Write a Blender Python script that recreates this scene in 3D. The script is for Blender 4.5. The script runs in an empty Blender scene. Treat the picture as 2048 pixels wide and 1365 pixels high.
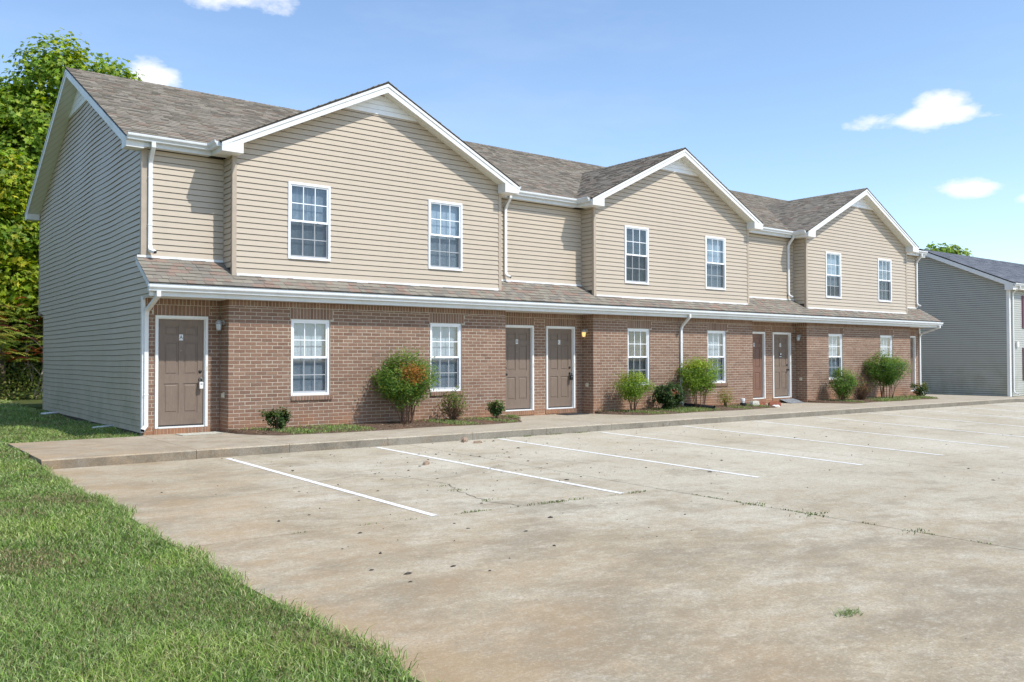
import bpy, math, random
import numpy as np
from mathutils import Vector, Matrix
R = math.radians
random.seed(7); rng = np.random.default_rng(7)
scn = bpy.context.scene
COL = scn.collection
# ------------------------------------------------------------------ camera
CAM = (-4.5588, -17.317, 1.4451)
_y, _p, _r = R(-37.9106), R(1.1208), R(-0.1147)
fw = Vector((-math.sin(_y)*math.cos(_p), math.cos(_y)*math.cos(_p), math.sin(_p)))
rt0 = Vector((math.cos(_y), math.sin(_y), 0)); up0 = rt0.cross(fw)
rt = rt0*math.cos(_r)+up0*math.sin(_r); upv = -rt0*math.sin(_r)+up0*math.cos(_r)
cd = bpy.data.cameras.new('camera'); cam = bpy.data.objects.new('camera', cd); COL.objects.link(cam)
M3 = Matrix((rt, upv, -fw)).transposed().to_4x4(); M3.translation = Vector(CAM); cam.matrix_world = M3
cd.sensor_width = 36; cd.lens = 36*1731.42/2048; cd.clip_start = .1; cd.clip_end = 3000
scn.camera = cam
# ------------------------------------------------------------------ light
SUNDIR = Vector((.126, -.30, .43)).normalized()        # towards the sun
sd = bpy.data.lights.new('sun', 'SUN'); so = bpy.data.objects.new('sun', sd); COL.objects.link(so)
sd.energy = 3.1; sd.angle = R(.55); sd.color = (1, .965, .91)
so.rotation_euler = (-SUNDIR).to_track_quat('-Z', 'Y').to_euler(); so.location = (0, -30, 40)
scn.view_settings.view_transform = 'Standard'; scn.view_settings.look = 'None'
scn.view_settings.exposure = 0.62
scn.cycles.transparent_max_bounces = 24; scn.view_settings.gamma = 1
W_ = bpy.data.worlds.new('World'); scn.world = W_; W_.use_nodes = True
nt = W_.node_tree; N = nt.nodes; L = nt.links
bg = N['Background']; bg.inputs['Strength'].default_value = .15
sky = N.new('ShaderNodeTexSky'); sky.sky_type = 'NISHITA'; sky.sun_disc = False
sky.sun_elevation = math.asin(SUNDIR.z); sky.sun_rotation = math.atan2(SUNDIR.x, SUNDIR.y)
sky.air_density = 1.0; sky.dust_density = .3; sky.ozone_density = 2.3; sky.altitude = 100
def wm(op, a, b=None, c=None):
    n = N.new('ShaderNodeMath'); n.operation = op
    for i, v in enumerate((a, b, c)):
        if v is None: continue
        if isinstance(v, (int, float)): n.inputs[i].default_value = v
        else: L.new(v, n.inputs[i])
    return n.outputs[0]
tc = N.new('ShaderNodeTexCoord'); dirv = tc.outputs['Generated']
def vdot(v):
    n = N.new('ShaderNodeVectorMath'); n.operation = 'DOT_PRODUCT'; L.new(dirv, n.inputs[0]); n.inputs[1].default_value = v; return n.outputs['Value']
nz = N.new('ShaderNodeTexNoise'); nz.inputs['Scale'].default_value = 17; nz.inputs['Detail'].default_value = 8; nz.inputs['Roughness'].default_value = .6
mp = N.new('ShaderNodeMapping'); mp.inputs['Scale'].default_value = (1, 1, 2.0); L.new(dirv, mp.inputs['Vector']); L.new(mp.outputs[0], nz.inputs['Vector'])
nval = wm('SUBTRACT', nz.outputs[0], .5)
total = None
# clouds: direction, half width, half height, density
for d, w, h, dens in [((.872, .4235, .2440), .064, .0135, 1.0), ((.877, .4165, .256), .034, .012, .9), ((.901, .399, .1694), .030, .011, .95),
                      ((.9235, .3565, .1565), .02, .009, .8), ((.308, .872, .378), .066, .022, .95), ((.25, .925, .286), .026, .022, .95), ((.82, .40, .40), .10, .020, .35), ((.43, .80, .40), .10, .012, .3),
                      ((-.5, .8, .33), .12, .04, .9), ((-.8, -.5, .35), .14, .04, .9), ((.3, -.9, .3), .12, .03, .9), ((.95, -.2, .25), .10, .03, .9)]:
    f = Vector(d).normalized(); r_ = f.cross(Vector((0, 0, 1))).normalized(); u_ = r_.cross(f)
    a = wm('DIVIDE', vdot(r_), w); b = wm('DIVIDE', vdot(u_), h)
    rr = wm('SQRT', wm('ADD', wm('MULTIPLY', a, a), wm('MULTIPLY', b, b)))
    m = wm('ADD', wm('SUBTRACT', 1.0, rr), wm('MULTIPLY', nval, 2.6))
    m = wm('MULTIPLY', m, 1.5); n = N.new('ShaderNodeClamp'); L.new(m, n.inputs[0]); m = n.outputs[0]
    m = wm('MULTIPLY', m, wm('GREATER_THAN', vdot(f), .5)); m = wm('MULTIPLY', m, dens)
    total = m if total is None else wm('MAXIMUM', total, m)
n2 = N.new('ShaderNodeTexNoise'); n2.inputs['Scale'].default_value = 3.2; n2.inputs['Detail'].default_value = 6; n2.inputs['Roughness'].default_value = .62
mp2 = N.new('ShaderNodeMapping'); mp2.inputs['Scale'].default_value = (1, 1, 4.0); L.new(dirv, mp2.inputs['Vector']); L.new(mp2.outputs[0], n2.inputs['Vector'])
cr = N.new('ShaderNodeMapRange'); cr.inputs['From Min'].default_value = .5; cr.inputs['From Max'].default_value = .8; cr.inputs['To Max'].default_value = .09
L.new(n2.outputs[0], cr.inputs['Value']); total = wm('MAXIMUM', total, cr.outputs[0])
mix = N.new('ShaderNodeMix'); mix.data_type = 'RGBA'
L.new(total, mix.inputs[0]); L.new(sky.outputs[0], mix.inputs[6]); mix.inputs[7].default_value = (5.0, 5.05, 5.2, 1)
L.new(mix.outputs[2], bg.inputs['Color'])

# ------------------------------------------------------------------ helpers
def tag(o, label=None, cat=None, group=None, kind=None):
    if label: o['label'] = label
    if cat: o['category'] = cat
    if group: o['group'] = group
    if kind: o['kind'] = kind
    return o
def parent(o, p):
    o.parent = p
    if p is not None and p.type == 'EMPTY': o.matrix_parent_inverse = Matrix.Translation(-Vector(p.location))
def empty(name, loc=(0, 0, 0)):
    o = bpy.data.objects.new(name, None); o.location = loc; o.empty_display_size = .2; COL.objects.link(o); return o
class MB:
    def __init__(s): s.v = []; s.f = []
    def add(s, vs, fs):
        b = len(s.v); s.v += [tuple(v) for v in vs]; s.f += [tuple(i+b for i in f) for f in fs]
    def box(s, x0, x1, y0, y1, z0, z1):
        s.add([(x, y, z) for x in (x0, x1) for y in (y0, y1) for z in (z0, z1)],
              [(0, 1, 3, 2), (4, 6, 7, 5), (0, 4, 5, 1), (2, 3, 7, 6), (0, 2, 6, 4), (1, 5, 7, 3)])
    def prism(s, poly, fn0, fn1):
        """poly of 2-D points, fn0/fn1 map (a,b) to the near and far 3-D points"""
        n = len(poly); s.add([fn0(*p) for p in poly]+[fn1(*p) for p in poly],
            [tuple(range(n-1, -1, -1)), tuple(range(n, 2*n))]+[(i, (i+1) % n, n+(i+1) % n, n+i) for i in range(n)])
    def sweep(s, path, w, d, side=(1, 0, 0)):
        path = [Vector(p) for p in path]; rings = []
        for i, p in enumerate(path):
            t = Vector((0, 0, 0))
            if i > 0: t += (p-path[i-1]).normalized()
            if i < len(path)-1: t += (path[i+1]-p).normalized()
            t.normalize(); o = t.cross(Vector(side))
            if o.length < 1e-4: o = Vector((0, 1, 0))
            o.normalize(); sd_ = o.cross(t).normalized()
            c = 1.0
            if 0 < i < len(path)-1:
                c = 1/max(.55, math.sqrt((1+(p-path[i-1]).normalized().dot((path[i+1]-p).normalized()))/2))
            rings.append([p+sd_*(w/2*a)+o*(d/2*b*c) for a, b in ((-1, -.8), (-.8, -1), (.8, -1), (1, -.8), (1, .8), (.8, 1), (-.8, 1), (-1, .8))])
        n = 8; vs = [v for r in rings for v in r]; fs = []
        for i in range(len(rings)-1):
            for j in range(n): fs.append((i*n+j, i*n+(j+1) % n, (i+1)*n+(j+1) % n, (i+1)*n+j))
        fs.append(tuple(range(n-1, -1, -1))); fs.append(tuple((len(rings)-1)*n+j for j in range(n)))
        s.add(vs, fs)
    def tube(s, path, rad, n=8, cap=True):
        path = [Vector(p) for p in path]; vs = []; fs = []
        if not hasattr(rad, '__len__'): rad = [rad]*len(path)
        for i, p in enumerate(path):
            t = (path[min(i+1, len(path)-1)]-path[max(i-1, 0)]).normalized()
            a = t.cross(Vector((0, 0, 1)) if abs(t.z) < .9 else Vector((1, 0, 0))).normalized(); b = t.cross(a)
            for j in range(n):
                q = 2*math.pi*j/n; vs.append(p+(a*math.cos(q)+b*math.sin(q))*rad[i])
        for i in range(len(path)-1):
            for j in range(n): fs.append((i*n+j, i*n+(j+1) % n, (i+1)*n+(j+1) % n, (i+1)*n+j))
        if cap: fs.append(tuple(range(n-1, -1, -1))); fs.append(tuple((len(path)-1)*n+j for j in range(n)))
        s.add(vs, fs)
    def lathe(s, c, prof, n=12):
        vs = []; fs = []
        for r, z in prof:
            for j in range(n): q = 2*math.pi*j/n; vs.append((c[0]+r*math.cos(q), c[1]+r*math.sin(q), c[2]+z))
        for i in range(len(prof)-1):
            for j in range(n): fs.append((i*n+j, i*n+(j+1) % n, (i+1)*n+(j+1) % n, (i+1)*n+j))
        fs.append(tuple(range(n-1, -1, -1))); fs.append(tuple((len(prof)-1)*n+j for j in range(n)))
        s.add(vs, fs)
    def build(s, name, mat, par=None, smooth=False, kind=None):
        me = bpy.data.meshes.new(name); me.from_pydata(s.v, [], s.f)
        if smooth: me.polygons.foreach_set('use_smooth', [True]*len(me.polygons))
        me.materials.append(mat); o = bpy.data.objects.new(name, me); COL.objects.link(o)
        if par is not None: parent(o, par)
        if kind: o['kind'] = kind
        return o
def np_mesh(name, verts, faces, mat, par=None, col=None, kind=None):
    """verts (n,3), faces (m,k) all of one size; col (n,3) optional per-vertex colour"""
    me = bpy.data.meshes.new(name); n = len(verts); m, k = faces.shape
    me.vertices.add(n); me.vertices.foreach_set('co', np.asarray(verts, np.float32).ravel())
    me.loops.add(m*k); me.loops.foreach_set('vertex_index', faces.astype(np.int32).ravel())
    me.polygons.add(m); me.polygons.foreach_set('loop_start', np.arange(0, m*k, k, dtype=np.int32))
    me.update(calc_edges=True)
    if col is not None:
        at = me.color_attributes.new('Col', 'FLOAT_COLOR', 'POINT')
        at.data.foreach_set('color', np.concatenate([col, np.ones((n, 1))], 1).astype(np.float32).ravel())
    me.materials.append(mat); o = bpy.data.objects.new(name, me); COL.objects.link(o)
    if par is not None: parent(o, par)
    if kind: o['kind'] = kind
    return o

# ------------------------------------------------------------------ materials
class G:
    """small node-graph helper"""
    def __init__(s, name, rough=.6, spec=.3):
        s.m = bpy.data.materials.new(name); s.m.use_nodes = True; s.n = s.m.node_tree.nodes; s.l = s.m.node_tree.links
        s.b = s.n['Principled BSDF']; s.b.inputs['Roughness'].default_value = rough; s.b.inputs['Specular IOR Level'].default_value = spec
        s.pos = s.n.new('ShaderNodeNewGeometry').outputs['Position']
    def set(s, k, v):
        if isinstance(v, bpy.types.NodeSocket): s.l.new(v, s.b.inputs[k])
        else: s.b.inputs[k].default_value = (*v, 1) if isinstance(v, tuple) and len(v) == 3 else v
    def noise(s, scale, detail=4, rough=.6, stretch=None, out=0, vec=None):
        n = s.n.new('ShaderNodeTexNoise'); n.inputs['Scale'].default_value = scale; n.inputs['Detail'].default_value = detail; n.inputs['Roughness'].default_value = rough
        v = vec or s.pos
        if stretch:
            m = s.n.new('ShaderNodeMapping'); m.inputs['Scale'].default_value = stretch; s.l.new(v, m.inputs['Vector']); v = m.outputs[0]
        s.l.new(v, n.inputs['Vector']); return n.outputs[out]
    def rng(s, v, a, b, c=0., d=1.):
        n = s.n.new('ShaderNodeMapRange'); s.l.new(v, n.inputs[0])
        for i, x in enumerate((a, b, c, d)): n.inputs[i+1].default_value = x
        return n.outputs[0]
    def mth(s, op, a, b=0.):
        n = s.n.new('ShaderNodeMath'); n.operation = op
        for i, v in enumerate((a, b)):
            if isinstance(v, (int, float)): n.inputs[i].default_value = v
            else: s.l.new(v, n.inputs[i])
        return n.outputs[0]
    def ramp(s, v, stops, interp='LINEAR'):
        n = s.n.new('ShaderNodeValToRGB'); e = n.color_ramp.elements; n.color_ramp.interpolation = interp
        while len(e) < len(stops): e.new(.5)
        for el, (p, c) in zip(e, stops): el.position = p; el.color = (*c, 1)
        s.l.new(v, n.inputs[0]); return n.outputs[0]
    def mix(s, f, a, b, mode='MIX'):
        n = s.n.new('ShaderNodeMix'); n.data_type = 'RGBA'; n.blend_type = mode
        for i, v in ((0, f), (6, a), (7, b)):
            if isinstance(v, bpy.types.NodeSocket): s.l.new(v, n.inputs[i])
            else: n.inputs[i].default_value = (*v, 1) if isinstance(v, tuple) else v
        return n.outputs[2]
    def island(s):
        g = s.n.new('ShaderNodeNewGeometry').outputs['Random Per Island']; o = s.n.new('ShaderNodeObjectInfo').outputs['Random']
        return s.mth('FRACT', s.mth('ADD', g, s.mth('MULTIPLY', o, 7.31)))
    def bump(s, h, dist, strength=1.):
        n = s.n.new('ShaderNodeBump'); n.inputs['Distance'].default_value = dist; n.inputs['Strength'].default_value = strength
        s.l.new(h, n.inputs['Height']); s.l.new(n.outputs[0], s.b.inputs['Normal'])
    def attr(s, name='Col'):
        n = s.n.new('ShaderNodeAttribute'); n.attribute_name = name; return n.outputs['Color']
def plain(name, col, rough=.5, spec=.3, var=.08, scale=6):
    g = G(name, rough, spec); v = g.rng(g.noise(scale, 5), .3, .7, 1-var, 1+var)
    n = g.n.new('ShaderNodeVectorMath'); n.operation = 'SCALE'; n.inputs[0].default_value = col; g.l.new(v, n.inputs['Scale']); g.set('Base Color', n.outputs[0]); return g.m
def m_siding(name, c0, c1, dirt):
    g = G(name, .42, .35)
    gr = g.noise(5, 6, .7, (1.2, 1.2, 38)); big = g.noise(.5, 4, .6); low = g.noise(1.6, 5, .65, (1, 1, .35))
    c = g.mix(g.rng(gr, .3, .7), c0, c1); c = g.mix(g.rng(low, .52, .8, 0, .35), c, dirt); c = g.mix(g.rng(big, .4, .7, 0, .12), c, dirt)
    sz = g.n.new('ShaderNodeSeparateXYZ'); g.l.new(g.pos, sz.inputs[0])     # algae and splash grime low on the wall
    c = g.mix(g.mth('MULTIPLY', g.rng(sz.outputs[2], 1.9, .1, 0, .75), g.rng(g.noise(1.5, 6, .72), .40, .68)), c, (.27, .27, .19))
    g.set('Base Color', c); g.bump(gr, .0015, .5); return g.m
M = {}
M['siding'] = m_siding('tan_siding', (.468, .390, .296), (.515, .437, .340), (.375, .322, .245))
M['post'] = plain('tan_trim', (.42, .345, .265), .45)
M['sheath'] = plain('shade_line_sheathing', (.10, .085, .07), .9)  # backing behind the boards; dark colour paints shade into the gaps between laps
M['grey_siding'] = m_siding('grey_siding', (.40, .395, .345), (.44, .435, .385), (.31, .31, .27))
def m_metal(name, col, rough, grime):
    g = G(name, rough, .45); v = g.noise(2.2, 7, .7, (1, 1, .5)); st = g.noise(9, 6, .7, (1, 1, .12))
    c = g.mix(g.rng(v, .48, .75, 0, grime), col, (.46, .43, .36)); c = g.mix(g.rng(st, .55, .75, 0, grime*.8), c, (.38, .35, .29)); g.set('Base Color', c)
    g.set('Roughness', g.rng(v, .3, .7, rough-.05, rough+.15)); return g.m
M['white'] = m_metal('white_trim', (.74, .74, .72), .4, .28)
M['gutter'] = m_metal('gutter_metal', (.66, .68, .68), .34, .38)
M['dspout'] = m_metal('downspout_metal', (.72, .72, .71), .36, .35)
M['soffit'] = None
g = G('vented_soffit', .5, .3)
w = g.n.new('ShaderNodeTexWave'); w.wave_type = 'BANDS'; w.bands_direction = 'DIAGONAL'; w.inputs['Scale'].default_value = 4.5
g.l.new(g.pos, w.inputs['Vector']); g.set('Base Color', g.mix(g.rng(w.outputs[0], 0, .12, .35, 0), (.74, .73, .66), (.35, .34, .3))); M['soffit'] = g.m
M['window'] = plain('window_vinyl', (.82, .83, .84), .3, .45, .03)
M['dark'] = plain('dark_interior', (.035, .035, .038), .8)
M['black'] = plain('black_plastic', (.015, .015, .016), .4, .4)
M['steel'] = plain('brushed_steel', (.35, .35, .34), .35, .6)
# brick and mortar
g = G('brown_brick', .85, .2); i = g.island()
c = g.ramp(i, [(0, (.18, .101, .068)), (.25, (.225, .132, .089)), (.5, (.20, .117, .08)), (.72, (.25, .156, .107)), (.9, (.16, .093, .065)), (1, (.268, .172, .122))])
fine = g.noise(55, 5, .7); c = g.mix(g.rng(fine, .42, .75, 0, .4), c, (.36, .235, .16)); c = g.mix(g.rng(g.noise(70, 3), .6, .75, 0, .6), c, (.085, .055, .048))
sz = g.n.new('ShaderNodeSeparateXYZ'); g.l.new(g.pos, sz.inputs[0]); lo = g.rng(sz.outputs[2], .45, .0, 0, .55)
c = g.mix(g.mth('MULTIPLY', lo, g.rng(g.noise(2.2, 4), .3, .65)), c, (.42, .19, .09)); eff = g.rng(g.noise(1.3, 5, .7), .62, .8, 0, .35)
c = g.mix(eff, c, (.55, .47, .42)); g.set('Base Color', c); g.bump(fine, .004, .8); M['brick'] = g.m
g = G('pale_mortar', .9, .15); c = g.mix(g.rng(g.noise(9, 5), .35, .7), (.42, .365, .29), (.52, .46, .375)); sz = g.n.new('ShaderNodeSeparateXYZ'); g.l.new(g.pos, sz.inputs[0])
c = g.mix(g.mth('MULTIPLY', g.rng(sz.outputs[2], .4, .0, 0, .7), g.rng(g.noise(2.2, 4), .3, .65)), c, (.45, .24, .12)); g.set('Base Color', c); g.bump(g.noise(120, 3), .002, .6); M['mortar'] = g.m
def m_shingle(name, stops, grit):
    g = G(name, .92, .15); i = g.island(); c = g.ramp(i, stops, 'CONSTANT')
    f = g.noise(160, 3, .8); c = g.mix(g.rng(f, .35, .7, 0, .5), c, grit); c = g.mix(g.rng(g.noise(.7, 5), .45, .75, 0, .3), c, tuple(x*.6 for x in grit))
    g.set('Base Color', c); g.bump(f, .003, .8); return g.m
M['shingle'] = m_shingle('weathered_shingle', [(0, (.20, .175, .14)), (.22, (.235, .21, .165)), (.42, (.165, .15, .13)), (.56, (.25, .225, .18)), (.70, (.235, .155, .12)), (.84, (.19, .15, .12)), (.93, (.26, .17, .13))], (.29, .265, .22))
M['roofshingle'] = m_shingle('roof_shingle', [(0, (.225, .195, .155)), (.22, (.27, .237, .19)), (.42, (.165, .144, .118)), (.56, (.285, .25, .2)), (.72, (.24, .175, .135)), (.84, (.195, .17, .138)), (.93, (.31, .275, .222))], (.285, .25, .196))
M['greyshingle'] = m_shingle('grey_shingle', [(0, (.12, .13, .15)), (.3, (.15, .16, .18)), (.6, (.10, .11, .125)), (.8, (.17, .18, .2))], (.19, .2, .22))
M['deck'] = plain('roof_edge', (.05, .045, .04), .9)
# glass
g = G('window_glass'); g.n.remove(g.b); out = g.n['Material Output']
fr = g.n.new('ShaderNodeLayerWeight'); fr.inputs['Blend'].default_value = .5; tr = g.n.new('ShaderNodeBsdfTransparent'); tr.inputs[0].default_value = (.90, .94, .96, 1)
gl = g.n.new('ShaderNodeBsdfGlossy'); gl.inputs['Roughness'].default_value = .02; ms = g.n.new('ShaderNodeMixShader')
fa = g.mth('ADD', g.mth('MULTIPLY', g.mth('POWER', fr.outputs['Facing'], 4.), .9), .07); g.l.new(fa, ms.inputs[0]); g.l.new(tr.outputs[0], ms.inputs[1]); g.l.new(gl.outputs[0], ms.inputs[2]); g.l.new(ms.outputs[0], out.inputs[0]); M['glass'] = g.m
M['blind'] = plain('sky_tint_blind', (.52, .57, .62), .5)  # white slats; blue tint painted in for the sky reflected in the panes
M['darkblind'] = plain('dark_blind', (.16, .17, .17), .5)
def m_screen():
    g = G('insect_screen'); g.n.remove(g.b); o = g.n['Material Output']; t = g.n.new('ShaderNodeBsdfTransparent'); d = g.n.new('ShaderNodeBsdfDiffuse'); d.inputs[0].default_value = (.05, .055, .06, 1)
    x = g.n.new('ShaderNodeMixShader'); x.inputs[0].default_value = .34; g.l.new(t.outputs[0], x.inputs[1]); g.l.new(d.outputs[0], x.inputs[2]); g.l.new(x.outputs[0], o.inputs[0]); return g.m
M['screen'] = m_screen()
def m_door(name, col):
    g = G(name, .5, .3); gr = g.noise(9, 5, .7, (6, 6, .5)); c = g.mix(g.rng(gr, .3, .7), tuple(x*.86 for x in col), tuple(min(1, x*1.1) for x in col))
    c = g.mix(g.rng(g.noise(1.7, 6, .7), .5, .72, 0, .4), c, tuple(x*.55 for x in col)); g.set('Base Color', c); return g.m
M['door'] = m_door('taupe_door', (.195, .145, .110)); M['reddoor'] = m_door('rusty_brown_door', (.19, .10, .068))
# concrete
def m_conc(name, base, pale, brown, dark, s=1.):
    g = G(name, .9, .15)
    n1 = g.noise(.42*s, 6, .62); n2_ = g.noise(1.5*s, 8, .7, (1, 1.7, 1)); n3 = g.noise(.23*s, 5, .6, None, 1); f = g.noise(60, 4, .75); f2 = g.noise(14, 5, .7)
    sx = g.n.new('ShaderNodeSeparateXYZ'); g.l.new(g.pos, sx.inputs[0])
    near = g.mth('ADD', g.rng(sx.outputs[0], 7, -2, -.06, .10), g.rng(sx.outputs[1], -9.5, -13.5, 0, .13))     # clay washed in from the lawn side
    c = g.mix(g.rng(n1, .38, .64), base, pale)
    st = g.mth('ADD', g.mth('ADD', n2_, g.mth('MULTIPLY', g.mth('SUBTRACT', g.noise(9*s, 6, .8), .5), .35)), near)      # clay stains with ragged rims
    c = g.mix(g.mth('MULTIPLY', g.rng(st, .48, .72), .66), c, brown)
    c = g.mix(g.rng(g.mth('ADD', g.noise(.8*s, 8, .76, (1, 1.5, 1)), g.mth('MULTIPLY', near, .5)), .52, .66, 0, .72), c, dark)
    c = g.mix(g.rng(g.noise(6*s, 8, .85, (1, 2.0, 1)), .52, .66, 0, .5), c, tuple(min(1, x*1.12) for x in pale))
    c = g.mix(g.rng(f, .43, .62, 0, .66), c, tuple(x*.5 for x in base)); c = g.mix(g.rng(f2, .45, .70, 0, .42), c, tuple(x*.55 for x in base))
    c = g.mix(g.rng(g.noise(38, 5, .8), .52, .70, 0, .4), c, tuple(min(1, x*1.15) for x in pale))
    left_ = g.mth('MULTIPLY', g.rng(sx.outputs[0], 1.4, -2.2, 0, 1), g.rng(g.noise(1.1, 6, .7), .36, .62)); c = g.mix(g.mth('MULTIPLY', left_, .45), c, (.40, .255, .12))   # red soil washed off the lawn
    spk = g.rng(g.noise(34, 2, .5), .70, .74, 0, 1); patch = g.rng(g.noise(.9, 3), .54, .66); c = g.mix(g.mth('MULTIPLY', spk, patch), c, (.13, .125, .12))
    g.set('Base Color', c); g.bump(g.mth('ADD', f, g.mth('MULTIPLY', f2, .8)), .005, .55); return g.m
M['lot'] = m_conc('parking_concrete', (.47, .41, .30), (.60, .548, .435), (.35, .25, .135), (.24, .19, .125))
M['walk'] = m_conc('walk_concrete', (.42, .36, .265), (.51, .45, .35), (.37, .245, .135), (.24, .20, .15), 1.6)
M['kerb'] = m_conc('weathered_kerb', (.23, .205, .165), (.32, .29, .235), (.27, .18, .10), (.105, .095, .075), 2.5)
g = G('worn_white_paint', .7, .2); wn = g.noise(9, 8, .8); c = g.mix(g.rng(wn, .49, .64, 0, .7), (.80, .80, .77), (.47, .42, .35)); g.set('Base Color', c); M['paint'] = g.m
M['crack'] = plain('dark_crack', (.10, .085, .06), .95)
g = G('lawn_soil', .95, .1); c = g.mix(g.rng(g.noise(5, 6), .35, .65), (.055, .075, .022), (.10, .105, .035)); c = g.mix(g.rng(g.noise(.35, 5), .45, .7, 0, .6), c, (.10, .15, .03)); g.set('Base Color', c); g.bump(g.noise(30, 4), .03); M['soil'] = g.m
g = G('bark_mulch', .95, .1); f = g.noise(38, 5, .75, (1, 1.4, 1)); c = g.ramp(f, [(.3, (.06, .04, .028)), (.5, (.15, .10, .068)), (.66, (.27, .20, .14)), (.8, (.42, .34, .25))]); c = g.mix(g.rng(g.noise(1.6, 4), .55, .7, 0, .6), c, (.22, .11, .06)); g.set('Base Color', c); g.bump(f, .03); M['mulch'] = g.m
def m_leaf(name, trans=.42, rough=.5):
    g = G(name, rough, .25); c = g.attr(); g.set('Base Color', c); o = g.n['Material Output']
    t = g.n.new('ShaderNodeBsdfTranslucent'); hs = g.n.new('ShaderNodeHueSaturation'); hs.inputs['Value'].default_value = 1.25; hs.inputs['Saturation'].default_value = 1.1; g.l.new(c, hs.inputs['Color']); g.l.new(hs.outputs[0], t.inputs[0])
    x = g.n.new('ShaderNodeMixShader'); x.inputs[0].default_value = trans; g.l.new(g.b.outputs[0], x.inputs[1]); g.l.new(t.outputs[0], x.inputs[2]); g.l.new(x.outputs[0], o.inputs[0]); return g.m
M['leaf'] = m_leaf('leaf'); M['grass'] = m_leaf('grass_blade', .3, .55)
M['bark'] = plain('bark', (.17, .13, .10), .9, .1, .35, 14); M['palebark'] = plain('pale_bark', (.36, .31, .25), .9, .1, .3, 14); M['twig'] = plain('brown_twig', (.14, .085, .055), .9, .1, .3, 20)
M['redclay'] = plain('red_clay', (.27, .10, .06), .8, .2, .25, 12); M['rubble'] = plain('rubble', (.30, .22, .16), .9, .2, .4, 25)
M['mat_pale'] = plain('pale_mat', (.48, .46, .38), .95, .1, .25, 20); M['mat_dark'] = plain('dark_mat', (.045, .045, .048), .95, .1, .3, 30); M['mat_grey'] = plain('grey_rug', (.20, .21, .22), .95, .1, .5, 25)
M['shutter'] = plain('plum_shutter', (.15, .055, .085), .5); M['cream'] = plain('cream_cover', (.55, .50, .38), .5)
M['stone'] = plain('gravel_bit', (.08, .07, .06), .9, .1, .5, 30)
g = G('lit_lamp_glass', .2); g.set('Base Color', (.9, .7, .3)); g.set('Emission Color', (1, .62, .18)); g.b.inputs['Emission Strength'].default_value = .7; M['lit'] = g.m
g = G('lamp_glass', .15, .5); g.set('Base Color', (.55, .58, .58)); M['lampglass'] = g.m

# ------------------------------------------------------------------ dimensions (metres)
a, Wb, gp, p_ = 1.5623, 6.6413, 3.1114, .48
per = Wb+gp
XR = 29.40; D = 10.6
YB = -.558; YR = -.0975; BE = .0985          # brick planes, brick overlap beyond the siding bay
SOF = 2.60                                    # porch soffit
def porch_z(y): return 3.37+.604*y
RY, RZ, MS = 5.34, 8.37, .4953                # main ridge, pitch
def main_z(y): return RZ-MS*abs(y-RY)
HW, ZE, ZA = Wb/2+.322, 5.653, 7.483; GS = (ZA-ZE)/HW
def walk_z(x): return -.003*max(0, min(x, 30)) - (.037*(min(x, 38)-30) if x > 30 else 0)
def lot_z(x, y):
    xx = max(-3, min(x, 30)); zk = walk_z(x)-.145; zo = -.195-.0142*min(xx, 16) if xx < 16 else -.422-.002*(xx-16)
    zo = min(zo, zk-.03); t = (-3.4-y)/6.8
    return zk+(zo-zk)*t if t <= 1 else zo+(zo-zk)*(t-1)*.5
def sstep(t): t = max(0., min(1., t)); return t*t*(3-2*t)

# ------------------------------------------------------------------ ground, lot and walk
def grid(name, xs, ys, zf, mat, par=None, kind=None, skirt=0):
    nx, ny = len(xs), len(ys); v = [(x, y, zf(x, y)) for y in ys for x in xs]; f = [(j*nx+i, j*nx+i+1, (j+1)*nx+i+1, (j+1)*nx+i) for j in range(ny-1) for i in range(nx-1)]
    if skirt:
        rim = [i for i in range(nx)]+[j*nx+nx-1 for j in range(1, ny)]+[(ny-1)*nx+i for i in range(nx-2, -1, -1)]+[j*nx for j in range(ny-2, 0, -1)]
        b = len(v); v += [(v[i][0], v[i][1], v[i][2]-skirt) for i in rim]; n = len(rim); f += [(rim[(k+1) % n], rim[k], b+k, b+(k+1) % n) for k in range(n)]
    m = MB(); m.add(v, f); o = m.build(name, mat, par, smooth=False)
    if kind: o['kind'] = kind
    return o
XG = -2.27
def lawn_z(x, y):
    lo = lot_z(-2.27, min(y, -3.4))+.03
    t = sstep((y+5.2)/2.2); z = lo*(1-t)+(-.035)*t
    z += .02*math.sin(x*1.7+y*.9)+.015*math.sin(x*.63-y*1.3)
    d = math.hypot(x, y); return z*(1 if d < 40 else max(0, 1-(d-40)/40))-(.4*sstep((d-40)/60))
def ground_z(x, y):
    if XG+.03 < x < 70 and y < -.2 and y > -62: return lot_z(x, min(y, -3.4))-.35 if y < -3.2 else -.5
    if -.5 < x < 70 and -.5 < y < 13: return -.62
    return lawn_z(x, y)-(0.35 if x > 30 else 0)
xs = sorted(set([-400, -200, -100, -60, -40, -28, -20]+[round(-15+.5*i, 2) for i in range(26)]+[XG, XG+.04, -1.5, -.6, -.4, 4, 10, 16, 22, 29.9, 30.1, 36, 44, 55, 69.9, 70.1, 90, 140, 250, 500]))
ys = sorted(set([-400, -200, -100, -62.1, -61.9, -40, -28]+[round(-20+.5*i, 2) for i in range(34)]+[-3.25, -3.15, -.55, -.45, -.22, -.18, .5, 1, 2, 3, 4, 6, 8, 10, 12.9, 13.1, 16, 20, 26, 40, 70, 120, 250, 500]))
tag(grid('ground', xs, ys, ground_z, M['soil']), kind='structure')
lot = empty('parking_lot', (0, -10, -.2)); tag(lot, kind='structure')
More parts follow.
